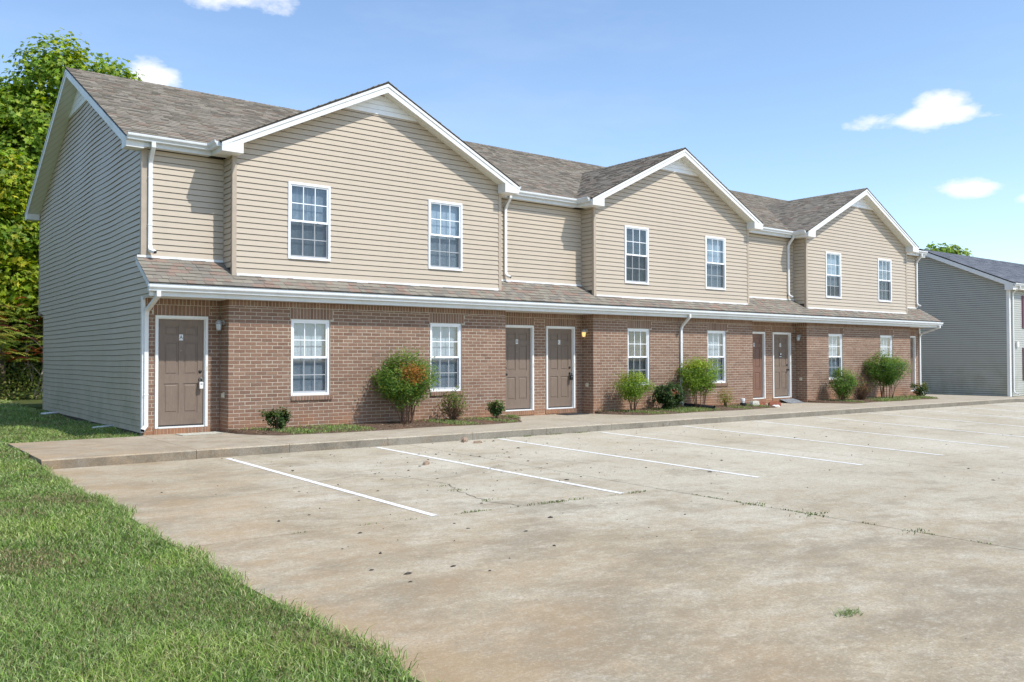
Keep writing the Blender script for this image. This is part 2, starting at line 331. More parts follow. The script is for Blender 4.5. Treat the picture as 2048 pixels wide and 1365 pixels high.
base = grid('joint_bed', list(np.arange(-2.24, 66, .74)), [-60, -45, -30, -24, -20, -17, -15, -13, -11.5, -10.8, -10.2, -9.8, -9, -8, -7, -6, -5, -4, -3.35], lambda x, y: lot_z(x, y)-.022, M['crack'], lot)
xj = [-2.25, 3.80, 9.55, 15.45, 21.3, 27.2, 33, 39, 45, 52, 66]; yj = [-3.405, -9.73, -17., -24, -32, -45, -60]
gapw = .007
for j in range(len(yj)-1):
    for i in range(len(xj)-1):
        x0, x1 = xj[i]+(gapw if i else 0), xj[i+1]-gapw; y1, y0 = yj[j]-(gapw if j else 0), yj[j+1]+gapw
        sk = .022*0
        grid('concrete_slab', list(np.linspace(x0, x1, 9)), list(np.linspace(y0, y1, 9)), lot_z, M['lot'], lot, skirt=.06)
for k in range(13):
    x = .36+2.74*k; m = MB(); n = 14; w = .043; ye = -9.69; y0 = -3.50-(.12 if k % 3 == 0 else .03)
    for t in range(n):
        ya, yb_ = y0+(ye-y0)*t/n, y0+(ye-y0)*(t+1)/n
        m.add([(x-w, ya, lot_z(x-w, ya)+.004), (x-w, yb_, lot_z(x-w, yb_)+.004), (x+w, yb_, lot_z(x+w, yb_)+.004), (x+w, ya, lot_z(x+w, ya)+.004)], [(0, 1, 2, 3)])
    m.build('parking_line', M['paint'], lot)
def crack(pts, w=.006):
    m = MB(); P = []
    for i in range(len(pts)-1):
        for t in np.linspace(0, 1, 9)[:-1]:
            q = np.array(pts[i])*(1-t)+np.array(pts[i+1])*t+rng.normal(0, .022, 2); P.append(q)
    P.append(np.array(pts[-1]))
    for i in range(len(P)-1):
        d = P[i+1]-P[i]; nn = np.array([-d[1], d[0]]); nn = nn/max(1e-6, np.linalg.norm(nn)); ws = [w*random.uniform(.4, 1.2), w*random.uniform(.4, 1.2)]
        q = [P[i]-nn*ws[0], P[i]+nn*ws[0], P[i+1]+nn*ws[1], P[i+1]-nn*ws[1]]
        m.add([(x, y, lot_z(x, y)+.003) for x, y in q], [(3, 2, 1, 0)])
    m.build('crack', M['crack'], lot)
crack([(1.55, -6.9), (1.75, -7.9), (1.5, -8.5), (1.35, -9.3), (1.5, -9.7)]); crack([(1.55, -6.9), (1.0, -6.6), (.4, -6.8)], .004)
crack([(3.80, -5.4), (4.6, -6.6), (5.0, -8.3), (6.2, -9.2)], .0035); crack([(6.6, -4.2), (8.2, -6.4), (9.5, -7.3)], .003); crack([(-2.1, -7.1), (-.6, -7.25), (.3, -7.0)], .003)
# walk in slabs, with the kerb as its front edge
walk = empty('walkway', (10, -2, 0)); tag(walk, kind='structure')
def walk_slab(x0, x1, yb, yf=-3.4):
    m = MB(); c = .018; ysx = [yf, yf+c, -2.2, -1.1, yb]
    def zz(x, i): return walk_z(x)-(c if i == 0 else 0)-.012*(1 if i == 1 else 0)*0
    for xa, xb in ((x0, x1),):
        vs = []
        for x in (xa, xb):
            vs += [(x, yf, walk_z(x)-.42)]+[(x, ysx[i], zz(x, i)) for i in range(5)]+[(x, yb, walk_z(x)-.42)]
        n = 7; m.add(vs, [(i, i+1, n+i+1, n+i) for i in range(n-1)]+[tuple(range(n-1, -1, -1)), tuple(range(n, 2*n))])
    o = m.build('walk_slab', M['walk'], walk); o.data.materials.append(M['kerb']); o.data.polygons[0].material_index = 1; return o
xw = [-2.25, -.06]+[round(1.5+1.9*i, 2) for i in range(16)]+[33.2, 38.2, 44, 52, 66]
for i in range(len(xw)-1):
    walk_slab(xw[i]+.004, xw[i+1]-.004, -.3 if i == 0 else (-.02 if xw[i+1] < 30.2 else 12.))
walk_base = MB(); walk_base.box(-2.2, 30, -3.36, -.1, -.6, -.14); walk_base.build('joint_bed', M['crack'], walk)

# ------------------------------------------------------------------ the long building
B = empty('apartment_building', (14.7, 5, 0))
tag(B, 'long tan-sided two-storey apartment building with brick ground floor and three front gables', 'building')
front = lambda y0: (lambda u, o, z: (u, y0-o, z))
left = lambda x0: (lambda u, o, z: (x0-o, u, z))
right = lambda x0: (lambda u, o, z: (x0+o, u, z))
def clip_segments(u0, u1, holes):
    seg = [(u0, u1)]
    for h0, h1 in holes:
        new = []
        for s0, s1 in seg:
            if h1 <= s0 or h0 >= s1: new.append((s0, s1)); continue
            if h0 > s0: new.append((s0, h0))
            if h1 < s1: new.append((h1, s1))
        seg = new
    return seg
LIP = .020; GAP = .009
def hash_u(z): return (math.sin(z*127.1+3.3)*43758.5453) % 1.0
def warp(u, z):
    k = .35+.65*sstep((z-2.5)/2.5); return (k*(.011*math.sin(u*1.25+.35*z+.6)+.006*math.sin(u*2.7-z*.5)), .004*math.sin(u*2.2+z*1.9))
def siding(fn, z0, z1, span, holes, par, mat, step=.1143, name='siding_board', joined=False, GAP=GAP, wav=None, seams=0):
    """laps from z0 to z1; span(z) -> (u0,u1); each lap is one board"""
    z = z0; mj = MB()
    while z < z1-.004:
        zt = min(z+step, z1); m = mj if joined else MB()
        cuts = sorted(set([z, zt]+[q for h in holes for q in (h[2], h[3]) if z < q < zt]))
        for lo, hi in zip(cuts[:-1], cuts[1:]):
            hi = hi-GAP if hi == zt else hi; ol = LIP-(LIP-.003)*(lo-z)/step; oh = LIP-(LIP-.003)*(hi-z)/step
            (a0, a1), (b0, b1) = span(lo), span(hi)
            if a1-a0 < .02: continue
            if b1-b0 < 0: b0 = b1 = (b0+b1)/2
            hs = [(h[0], h[1]) for h in holes if h[2] < hi-1e-6 and h[3] > lo+1e-6]
            segl = clip_segments(a0, a1, hs); segh = clip_segments(b0, b1, hs)
            if len(segl) != len(segh): segh = segl
            pieces = list(zip(segl, segh))
            if seams:
                new = []
                for (s0, s1), (t0, t1) in pieces:
                    us = (hash_u(z)*seams) % seams+a0; cutp = []
                    while us < s1: cutp += [us] if s0+.15 < us < s1-.15 else []; us += seams
                    e = [s0]+cutp+[s1]; e2 = [t0]+cutp+[t1]; new += [((e[q], e[q+1]), (e2[q], e2[q+1])) for q in range(len(e)-1)]
                pieces = new
            if wav:
                new = []
                for (s0, s1), (t0, t1) in pieces:
                    q = np.linspace(0, 1, 25); new += [((s0+(s1-s0)*q[w_], s0+(s1-s0)*q[w_+1]), (t0+(t1-t0)*q[w_], t0+(t1-t0)*q[w_+1])) for w_ in range(24)]
                for (s0, s1), (t0, t1) in new:
                    v = [fn(s0, ol+wav(s0, lo)[1], lo+wav(s0, lo)[0]), fn(s1, ol+wav(s1, lo)[1], lo+wav(s1, lo)[0]), fn(t1, oh, hi+wav(t1, hi)[0]), fn(t0, oh, hi+wav(t0, hi)[0])]; f = [(0, 1, 2, 3)]
                    if lo == z: v += [fn(s0, -.03, lo+wav(s0, lo)[0]), fn(s1, -.03, lo+wav(s1, lo)[0])]; f.append((4, 5, 1, 0))
                    m.add(v, f)
                continue
            for pi_, ((s0, s1), (t0, t1)) in enumerate(pieces):
                if seams and pi_ % 2: ol += .0022; oh += .0022
                elif seams and pi_: ol -= .0022; oh -= .0022
                v = [fn(s0, ol, lo), fn(s1, ol, lo), fn(t1, oh, hi), fn(t0, oh, hi)]; f = [(0, 1, 2, 3)]
                if lo == z: v += [fn(s0, -.03, lo), fn(s1, -.03, lo)]; f.append((4, 5, 1, 0))
                m.add(v, f)
        if not joined and m.v: m.build(name, mat, par)
        z += step
    if joined: mj.build(name, mat, par, kind='stuff')
def backing(fn, z0, z1, u0, u1, holes, par, mat, name, thick=.12, o=0.):
    """solid sheet with rectangular openings"""
    m = MB(); us = sorted(set([u0, u1]+[h[i] for h in holes for i in (0, 1)])); zs = sorted(set([z0, z1]+[h[i] for h in holes for i in (2, 3)]))
    for i in range(len(us)-1):
        for j in range(len(zs)-1):
            uc, zc = (us[i]+us[i+1])/2, (zs[j]+zs[j+1])/2
            if any(h[0] < uc < h[1] and h[2] < zc < h[3] for h in holes): continue
            c = [(us[i], zs[j]), (us[i+1], zs[j]), (us[i+1], zs[j+1]), (us[i], zs[j+1])]
            m.prism(c, lambda u, z: fn(u, o, z), lambda u, z: fn(u, o-thick, z))
    return m.build(name, mat, par)
# windows -----------------------------------------------------------
def window(x0, w, z0, z1, y, dark=0, blind=True, open_bottom=False, half=False):
    """six-over-six double hung; y is the plane of the outer frame face"""
    x1 = x0+w; zm = (z0+z1)/2-.01; fwid = .045
    m = MB(); yo, yi = y, y+.09
    m.box(x0, x0+fwid, yo, yi, z0, z1); m.box(x1-fwid, x1, yo, yi, z0, z1); m.box(x0+fwid, x1-fwid, yo, yi, z1-fwid, z1); m.box(x0+fwid, x1-fwid, yo-.008, yi, z0, z0+fwid)
    wn = m.build('window', M['window'], B)
    for s in (0, 1):
        xa, xb = x0+fwid, x1-fwid; za, zb = (zm-.012, z1-fwid) if s else (z0+fwid, zm+.022); yy = y+.018 if s else y+.045; st = .032 if s else .026
        m = MB(); dp = .024
        m.box(xa, xa+st, yy, yy+dp, za, zb); m.box(xb-st, xb, yy, yy+dp, za, zb); m.box(xa+st, xb-st, yy, yy+dp, za, za+st+.012); m.box(xa+st, xb-st, yy, yy+dp, zb-st, zb)
        gx = [xa+st+(xb-xa-2*st)*k/3 for k in (1, 2)]; gz = (za+st+zb-st)/2
        for gxx in gx: m.box(gxx-.009, gxx+.009, yy+.004, yy+.018, za+st+.012, zb-st)
        for q in range(3):
            l = (xa+st, gx[0]+.009, gx[1]+.009)[q]; r_ = (gx[0]-.009, gx[1]-.009, xb-st)[q]; m.box(l, r_, yy+.005, yy+.017, gz-.009, gz+.009)
        if s:
            for q in (.27, .73): m.box(xa+(xb-xa)*q-.02, xa+(xb-xa)*q+.02, yy-.012, yy-.001, za+.005, za+.03)
        m.build('sash', M['window'], wn)
        for q in range(3):
            l = (xa+st, gx[0]+.009, gx[1]+.009)[q]; r_ = (gx[0]-.009, gx[1]-.009, xb-st)[q]
            for lo, hi in ((za+st+.012, gz-.009), (gz+.009, zb-st)):
                g_ = MB(); g_.box(l, r_, yy+.009, yy+.013, lo, hi); g_.build('pane', M['glass'], wn)
    g_ = MB(); g_.add([(x0+fwid+.002, y+.027, z0+fwid), (x1-fwid-.002, y+.027, z0+fwid), (x1-fwid-.002, y+.027, zm-.014), (x0+fwid+.002, y+.027, zm-.014)], [(0, 1, 2, 3)]); g_.build('insect_screen', M['screen'], wn)
    # slatted blind and the dark room behind it
    yb = y+.125; m = MB(); zz = z1-.06; zend = z0+.05 if not open_bottom else z0+.42
    hh, hd = (.0072, .009) if half else (random.uniform(.0098, .0108), .005)
    while zz > zend and blind:
        m.add([(x0+.05, yb-hd, zz-hh), (x1-.05, yb-hd, zz-hh), (x1-.05, yb+hd, zz+hh), (x0+.05, yb+hd, zz+hh)], [(0, 1, 2, 3)]); zz -= .0225
    if blind:
        for q in (.25, .5, .75): m.box(x0+w*q-.002, x0+w*q+.002, yb-.013, yb-.011, zend, z1-.05)
        m.build('blind', M['darkblind'] if dark else M['blind'], wn)
    m = MB(); m.box(x0+.004, x1-.004, y+.165, y+.18, z0, z1)
    m.box(x0-.01, x0+.003, y+.091, y+.18, z0, z1); m.box(x1-.003, x1+.01, y+.091, y+.18, z0, z1); m.box(x0+.004, x1-.004, y+.091, y+.164, z1-.01, z1+.003); m.box(x0+.004, x1-.004, y+.091, y+.164, z0-.003, z0+.01)
    m.build('window_recess', M['dark'], wn)
# walls: upper storey ----------------------------------------------
UW = [(a+k*per+q, .9404) for k in range(3) for q in (1.1528, Wb-1.1528-.9404)]
LW = [(a+k*per+q, .87) for k in range(3) for q in (1.203, Wb-1.203-.87)]
def gable_under(x, k):                        # underside of the rake soffit over bay k
    cx = a+k*per+Wb/2; return ZA-GS*abs(x-cx)-.185
for k in range(3):
    x0, x1 = a+k*per, a+k*per+Wb; cx = (x0+x1)/2
    hs = [(UW[2*k+q][0]+.006, UW[2*k+q][0]+.9404-.006, 3.503, 5.084) for q in (0, 1)]
    wall = backing(front(-p_), 3.0, 5.47, x0+.001, x1-.001, hs, B, M['sheath'], 'gable_wall', o=-.022)
    m = MB(); m.prism([(x0+.001, 5.471), (x1-.001, 5.471), (cx, gable_under(cx, k)+.1)], lambda u, z: (u, -p_+.022, z), lambda u, z: (u, -p_+.12, z)); m.build('gable_peak_backing', M['sheath'], B)
    def span(z, x0=x0, x1=x1, cx=cx):
        zz = ZA-.185-z; h = min(Wb/2-.05, zz/GS+.03); return (cx-h, cx+h)
    siding(front(-p_), 3.135, 7.30, span, hs, wall, M['siding'])
    for l_, r_ in ((x0-.012, x0+.075), (x1-.075, x1+.012)): m = MB(); m.box(l_, r_, -p_-.024, -p_+.06, 3.06, 5.50); m.build('corner_post', M['post'], wall)
    m = MB(); m.box(x0+.08, x1-.08, -p_-.028, -p_-.001, 3.075, 3.134); m.build('base_flashing', M['white'], wall)
    zb = 6.83; h = (ZA-.185-zb)/GS+.015; m = MB()
    for q in range(4):
        za, zc = zb+.105*q, zb+.105*(q+1)-.006; ha = (ZA-.185-za)/GS+.015; hb = max(.0, (ZA-.185-zc)/GS+.015)
        m.prism([(cx-ha, za), (cx+ha, za), (cx+hb, zc), (cx-hb, zc)], lambda u, z: (u, -p_-.034, z), lambda u, z: (u, -p_-.012, z))
    m.build('gable_vent', M['window'], wall)
    # side returns
    for sx, fn in ((x0, left(x0)), (x1, right(x1))):
        m = MB(); q_ = 1 if sx == x0 else -1; m.box(*sorted((sx+q_*.022, sx+q_*.06)), -p_+.06, -.001, 3.0, 5.47); rw = m.build('return_wall', M['sheath'], B)
        siding(fn, 3.14, 5.47, lambda z: (-p_+.058, min(-.024, (z-3.385)/.604)), [], rw, M['siding'], name='siding_strip', joined=(sx == x1))
    for q in (0, 1): window(UW[2*k+q][0], .9404, 3.497, 5.09, -p_-.034, blind=True, dark=(2*k+q == 2), open_bottom=(2*k+q == 4), half=(2*k+q in (0, 2, 5)))
recess = [(0, a), (a+Wb, a+per), (a+per+Wb, a+2*per), (a+2*per+Wb, XR)]
for i, (x0, x1) in enumerate(recess):
    wall = backing(front(0), 3.2, 5.50, x0+.002, x1-.002, [], B, M['sheath'], 'recess_wall', o=-.022)
    l, r_ = (x0+(.085 if i == 0 else .012)), x1-(.085 if i == 3 else .012)
    siding(front(0), 3.42, 5.46, lambda z, l=l, r_=r_: (l, r_), [], wall, M['siding'])
    m = MB(); m.box(x0+(-.1 if i == 0 else 0.02), x1-.02, -.03, -.002, 3.355, 3.42); m.build('base_flashing', M['white'], wall)
    m = MB()
    if i > 0: m.box(x0+.001, x0+.02, -.024, -.001, 3.36, 5.47)
    if i < 3: m.box(x1-.02, x1-.001, -.024, -.001, 3.36, 5.47)
    if m.v: m.build('inner_corner_trim', M['post'], wall)
    if i in (0, 3):
        m = MB(); xx = 0 if i == 0 else XR; m.box(xx-.03 if i == 0 else xx-.08, xx+.08 if i == 0 else xx+.03, -.026, .08, 3.40, 5.47); m.build('corner_post', M['post'], wall)
# end walls
def endspan(z):
    lo = -.098 if z < 2.62 else (max(-.86, (z-3.34)/.604) if z < 3.36 else 0.0); hi = 9.85 if z < 2.68 else D
    if z > 5.3:
        h = (RZ-.17-z)/MS; lo, hi = max(lo, RY-h), min(hi, RY+h)
    return (lo, max(lo, hi))
for xx, fn in ((0, left(0)), (XR, right(XR))):
    m = MB(); P = [(-.09, -.12), (9.85, -.12), (9.85, 2.68), (D, 2.68), (D, 5.5), (RY, RZ-.2), (.01, 5.5), (.01, 3.30), (-.80, 2.82), (-.80, 2.64), (-.09, 2.64)]
    s = .05 if xx == 0 else -.05
    m.prism(P, lambda u, z: (xx+s*.44, u, z), lambda u, z: (xx+s*1.4, u, z)); ew = m.build('end_wall', M['sheath'], B)
    siding(fn, .035, 8.1, endspan, [], ew, M['siding'], joined=(xx != 0), wav=warp)
    m = MB(); s2 = -1 if xx == 0 else 1
    m.box(*sorted((xx+s2*.026, xx-s2*.03)), -.125, -.03, .05, 2.63); m.build('lower_corner_trim', M['white'], ew)
    m = MB(); m.box(*sorted((xx+s2*.024, xx-s2*.03)), 9.83, 9.90, -.02, 2.66); m.box(*sorted((xx+s2*.024, xx-s2*.03)), D-.03, D+.03, 2.69, 5.5); m.build('rear_corner_post', M['post'], ew)
    zb = 7.50; h = (RZ-.17-zb)/MS; m = MB()
    for q in range(5):
        za, zc = zb+.13*q, zb+.13*(q+1)-.008; ha = (RZ-.17-za)/MS; hb = max(0, (RZ-.17-zc)/MS)
        if ha > .02: m.prism([(RY-ha, za), (RY+ha, za), (RY+hb, zc), (RY-hb, zc)], lambda u, z: (xx+s2*.036, u, z), lambda u, z: (xx+s2*.012, u, z))
    m.build('gable_vent', M['window'], ew)
m = MB(); m.box(.06, XR-.06, D-.1, D, 2.7, 5.5); m.box(.06, XR-.06, 9.75, 9.85, -.3, 2.69); m.box(.06, XR-.06, 9.86, D, 2.64, 2.695); m.build('rear_wall', M['siding'], B)
m = MB(); m.box(.06, XR-.06, .13, 9.7, 2.66, 2.95); m.build('floor_deck', M['dark'], B)
# brick ground floor ------------------------------------------------
BL, BH, JT = .225, .0740, .0108
bricks = []                                   # (wall object, fn, u0,u1,z0,z1)
def brick_field(wallo, fn, u0, u1, z0, z1, holes, off=0):
    r = int(round((z0-0)/BH)); z = z0
    while z < z1-.02:
        zt = min(z+BH, z1); u = u0-BL+((r % 2)*.5*BL+off) % BL
        hs = [(h[0], h[1]) for h in holes if h[2] < (z+zt)/2 < h[3]]
        while u < u1:
            for s0, s1 in clip_segments(max(u, u0), min(u+BL, u1), hs):
                if s1-s0 > .03: bricks.append((wallo, fn, s0+JT/2, s1-JT/2, z+JT/2, zt-JT/2))
            u += BL
        z += BH; r += 1
def soldiers(wallo, fn, u0, u1, z0, z1, w=.0745):
    n = max(1, round((u1-u0)/w)); w = (u1-u0)/n
    for i in range(n): bricks.append((wallo, fn, u0+i*w+JT/2, u0+(i+1)*w-JT/2, z0+JT/2, z1-JT/2))
doors = [('A', .2174), ('B', 8.5486), ('C', 9.97), ('D', 18.3013), ('E', 19.7227), ('F', 28.054)]
ZS0, ZS1 = 2.482, 2.685
for k in range(3):
    x0, x1 = a+k*per-BE, a+k*per+Wb+BE; fn = front(YB)
    hs = [(LW[2*k+q][0], LW[2*k+q][0]+.87, .679, 2.254) for q in (0, 1)]
    wall = backing(fn, -.30, 2.70, x0+.006, x1-.006, hs, B, M['mortar'], 'brick_wall', thick=.3, o=-.0045)
    lint = [(h[0]-.02, h[1]+.06, 2.254, ZS0) for h in hs]; sill = [(h[0]-.01, h[1]+.04, .565, .679) for h in hs]
    brick_field(wall, fn, x0, x1, -.148, ZS0, hs+lint+sill)
    soldiers(wall, fn, x0, x1, ZS0, ZS1)
    for h, l, s in zip(hs, lint, sill):
        soldiers(wall, fn, l[0], l[1], l[2], l[3])
        sfn = lambda u, o, z: (u, YB-.035-o, z); soldiers(wall, sfn, s[0], s[1], s[2]+.012, s[3]-.004, .066)
        m = MB(); m.box(s[0]+.004, s[1]-.004, YB-.027, YB+.1, s[2]+.016, s[3]-.012); m.build('sill_mortar', M['mortar'], wall)
    for q in (0, 1): window(LW[2*k+q][0]+.003, .864, .682, 2.251, YB+.035, dark=(2*k+q == 2))
    for sx, fn2 in ((x0, left(x0)), (x1, right(x1))):
        m = MB(); s = .0045 if sx == x0 else -.0045; m.box(*sorted((sx+s, sx+s*40)), YB+.02, YR+.2, -.3, 2.70); rw = m.build('brick_return', M['mortar'], B)
        brick_field(rw, fn2, YB+.002, YR, -.148, ZS0, [], .11); soldiers(rw, fn2, YB+.002, YR, ZS0, ZS1)
bounds = [(0, a-BE), (a+Wb+BE, a+per-BE), (a+per+Wb+BE, a+2*per-BE), (a+2*per+Wb+BE, XR)]
for i, (x0, x1) in enumerate(bounds):
    fn = front(YR); hs = [(d-.0, d+1., .109, 2.274) for _, d in doors if x0 < d+.5 < x1]
    wall = backing(fn, -.30, 2.70, x0+.004, x1-.004, hs, B, M['mortar'], 'brick_wall', thick=.2, o=-.0045)
    lint = [(h[0]-.03, h[1]+.03, 2.274, ZS0) for h in hs]; th = [(h[0], h[1], -.01, .109) for h in hs]
    brick_field(wall, fn, x0, x1, -.148, ZS0, hs+lint+th, .05)
    soldiers(wall, fn, x0, x1, ZS0, ZS1)
    for l, t in zip(lint, th):
        soldiers(wall, fn, l[0], l[1], l[2], l[3]); sfn = lambda u, o, z: (u, YR-.02-o, z); soldiers(wall, sfn, t[0]-.03, t[1]+.03, t[2], t[3], .068)
        m = MB(); m.box(t[0]-.026, t[1]+.026, YR-.012, YR+.1, t[2], t[3]-.006); m.build('threshold_mortar', M['mortar'], wall)
bm_unit = MB()
def frustum(x0, x1, y0, y1, z0, z1, c=.0035):
    return ([(x0, y1, z0), (x1, y1, z0), (x1, y1, z1), (x0, y1, z1), (x0, y0+c, z0), (x1, y0+c, z0), (x1, y0+c, z1), (x0, y0+c, z1),
             (x0+c, y0, z0+c), (x1-c, y0, z0+c), (x1-c, y0, z1-c), (x0+c, y0, z1-c)],
            [(4, 5, 1, 0), (5, 6, 2, 1), (6, 7, 3, 2), (7, 4, 0, 3), (8, 9, 5, 4), (9, 10, 6, 5), (10, 11, 7, 6), (11, 8, 4, 7), (8, 11, 10, 9)])
def cam_d(p): return (Vector(p)-Vector(CAM)).length
order = sorted(range(len(bricks)), key=lambda i: cam_d(bricks[i][1]((bricks[i][2]+bricks[i][3])/2, 0, (bricks[i][4]+bricks[i][5])/2))-(.0 if bricks[i][0].name.startswith('brick_wall') else 0))
meshes = {}
rest = MB()
for rank, i in enumerate(order):
    wo, fn, u0, u1, z0, z1 = bricks[i]; jit = random.uniform(-.0025, .0025)
    L_, H_ = round(u1-u0, 3), round(z1-z0, 3); v, f = frustum(-L_/2, L_/2, 0, .03, -H_/2, H_/2)
    if rank < 300:
        key = (L_, H_)
        if key not in meshes:
            me = bpy.data.meshes.new('brick'); me.from_pydata(v, [], f); me.materials.append(M['brick']); meshes[key] = me
        o = bpy.data.objects.new('brick', meshes[key]); COL.objects.link(o); o.parent = wo
        o.location = fn((u0+u1)/2, jit, (z0+z1)/2)
        q0, q1 = Vector(fn(0, 0, 0)), Vector(fn(0, 1, 0)); nrm = q1-q0
        o.rotation_euler = (0, 0, math.atan2(nrm.y, nrm.x)+math.pi/2)
    else:
        uc, zc = (u0+u1)/2, (z0+z1)/2
        rest.add([fn(uc+x, jit-y, zc+z) for x, y, z in v], f)
rest.build('brickwork', M['brick'], B, kind='stuff')
# doors -------------------------------------------------------------
font_cache = {}
def letter_mesh(t):
    c = bpy.data.curves.new('t', 'FONT'); c.body = t; c.size = .105; c.extrude = .001; c.align_x = 'CENTER'; c.align_y = 'CENTER'
    o = bpy.data.objects.new('t', c); COL.objects.link(o); bpy.context.view_layer.update(); dg = bpy.context.evaluated_depsgraph_get()
    me = bpy.data.meshes.new_from_object(o.evaluated_get(dg)); COL.objects.unlink(o); bpy.data.objects.remove(o); me.materials.clear(); me.materials.append(M['black']); return me
def door(x0, letter, mat, knob_left=False, sign=False):
    x1 = x0+1.; zt, zb = 2.274, .109; y = YR
    m = MB(); yo = y-.022
    for l, r_ in ((x0, x0+.05), (x1-.05, x1)): m.box(l, r_, yo, y+.03, zb, zt)
    m.box(x0+.05, x1-.05, yo, y+.03, zt-.05, zt)
    for l, r_ in ((x0+.03, x0+.065), (x1-.065, x1-.03)): m.box(l, r_, y+.012, y+.16, zb, zt-.03)
    m.box(x0+.065, x1-.065, y+.012, y+.16, zt-.066, zt-.03)
    m.box(x0+.065, x1-.065, y-.015, y+.16, zb-.002, zb+.028)
    xa, xb = x0+.066, x1-.066; za, zc = zb+.042, zt-.068; ys = y+.055
    s = MB()
    # six-panel slab: stiles and rails with recessed fields
    W2 = xb-xa; px = [xa+.115*W2/.87, xa+W2/2-.045, xa+W2/2+.045, xb-.115*W2/.87]; H = zc-za
    pz = [(.115, .395), (.475, .79), (.845, .94)]
    s.box(xa, px[0], ys, ys+.044, za, zc); s.box(px[3], xb, ys, ys+.044, za, zc); s.box(px[1], px[2], ys, ys+.044, za, zc)
    edges = [0]+[q for pr_ in pz for q in pr_]+[1]
    for q in range(0, 8, 2):
        for l, r_ in ((px[0], px[1]), (px[2], px[3])): s.box(l, r_, ys, ys+.044, za+H*edges[q], za+H*edges[q+1])
    dr = s.build('door', mat, B)
    m.build('door_frame', M['white'], dr)
    for lo, hi in pz:
        for l, r_ in ((px[0], px[1]), (px[2], px[3])):
            q = MB(); zl, zh = za+H*lo, za+H*hi; c = .03
            q.add([(l, ys+.012, zl), (r_, ys+.012, zl), (r_, ys+.012, zh), (l, ys+.012, zh), (l+c, ys+.012, zl+c), (r_-c, ys+.012, zl+c), (r_-c, ys+.012, zh-c), (l+c, ys+.012, zh-c),
                   (l+c+.012, ys+.003, zl+c+.012), (r_-c-.012, ys+.003, zl+c+.012), (r_-c-.012, ys+.003, zh-c-.012), (l+c+.012, ys+.003, zh-c-.012)],
                  [(0, 1, 5, 4), (1, 2, 6, 5), (2, 3, 7, 6), (3, 0, 4, 7), (4, 5, 9, 8), (5, 6, 10, 9), (6, 7, 11, 10), (7, 4, 8, 11), (8, 9, 10, 11)])
            q.build('door_panel', mat, dr)
    m = MB(); m.box(xa, xb, ys-.006, ys+.05, za-.012, za+.012); m.build('door_sweep', M['black'], dr)
    kx = xa+.065 if knob_left else xb-.065
    m = MB()
    def rod(zz, prof):
        b0 = len(m.v); n = 14; vs = []; fs = []
        for r_, o_ in prof:
            for j in range(n): q = 2*math.pi*j/n; vs.append((kx+r_*math.cos(q), ys-o_, zz+r_*math.sin(q)))
        for i in range(len(prof)-1):
            for j in range(n): fs.append((i*n+j, i*n+(j+1) % n, (i+1)*n+(j+1) % n, (i+1)*n+j))
        fs.append(tuple((len(prof)-1)*n+j for j in range(n))); m.add(vs, fs)
    rod(1.19, [(.033, 0), (.033, .008), (.026, .016), (.012, .018)])
    m.build('deadbolt', M['black'], dr, smooth=True)
    m = MB(); rod(1.03, [(.034, 0), (.034, .008), (.014, .014), (.013, .04), (.028, .048), (.032, .062), (.022, .074), (.004, .076)]); m.build('door_knob', M['black'], dr, smooth=True)
    xm = (xa+xb)/2
    m = MB(); m.box(xm-.036, xm+.036, ys-.006, ys-.0015, 1.80, 1.915); m.build('letter_plate', M['white'], dr)
    o = bpy.data.objects.new('door_letter', letter_mesh(letter)); COL.objects.link(o); o.location = (xm, ys-.0075, 1.857); o.rotation_euler = (R(90), 0, 0); o.scale = (.85, 1, 1); o.parent = dr
    kx = xm; m = MB(); rod(1.60, [(.009, 0), (.009, .004), (.004, .005)]); m.build('peephole', M['steel'], dr)
    if sign:
        m = MB(); m.box(xm-.055, xm+.065, ys-.006, ys-.002, 1.50, 1.58); m.build('small_notice', M['black'], dr); m = MB(); m.box(xm-.02, xm+.06, ys-.009, ys-.0065, 1.535, 1.575); m.box(xm-.055, xm+.06, ys-.009, ys-.0065, 1.465, 1.49); m.build('notice_print', M['white'], dr)
    m = MB(); m.box(x1-.028, x1-.012, yo-.003, yo, 1.20, 1.30); m.build('strike_wear', M['cream'], dr)
    return dr
for lt, dx in doors: door(dx, lt, M['reddoor'] if lt == 'D' else M['door'], knob_left=(lt in 'BDF'), sign=(lt == 'E'))
# roofs -------------------------------------------------------------
tab_items = []
def tabs_on(fn, u0, u1, s0, s1, course, mb, wlo=.14, whi=.32, th=.008, collect=None):
    """tabs on a slope: fn(u, s, h) with s running up the slope and h above the deck"""
    s = s0; r = 0
    while s < s1-.01:
        st = min(s+course, s1); u = u0
        while u < u1-.005:
            w = random.uniform(wlo, whi); ue = min(u+w, u1)
            if u1-ue < .07: ue = u1
            lam = th*(1.0 if random.random() < .55 else 1.75); drop = random.choice((0, 0, .004))
            item = (u+.0015, ue-.0015, s-drop, st+.012, lam)
            if collect is not None: collect.append((fn, item))
            else: add_tab(mb, fn, item)
            u = ue
        s += course; r += 1
def add_tab(mb, fn, it):
    u0, u1, s0, s1, h = it
    mb.add([fn(u0, s0, 0), fn(u1, s0, 0), fn(u1, s0, h), fn(u0, s0, h), fn(u1, s1, .002), fn(u0, s1, .002)], [(0, 1, 2, 3), (3, 2, 4, 5), (1, 4, 2), (0, 3, 5)])
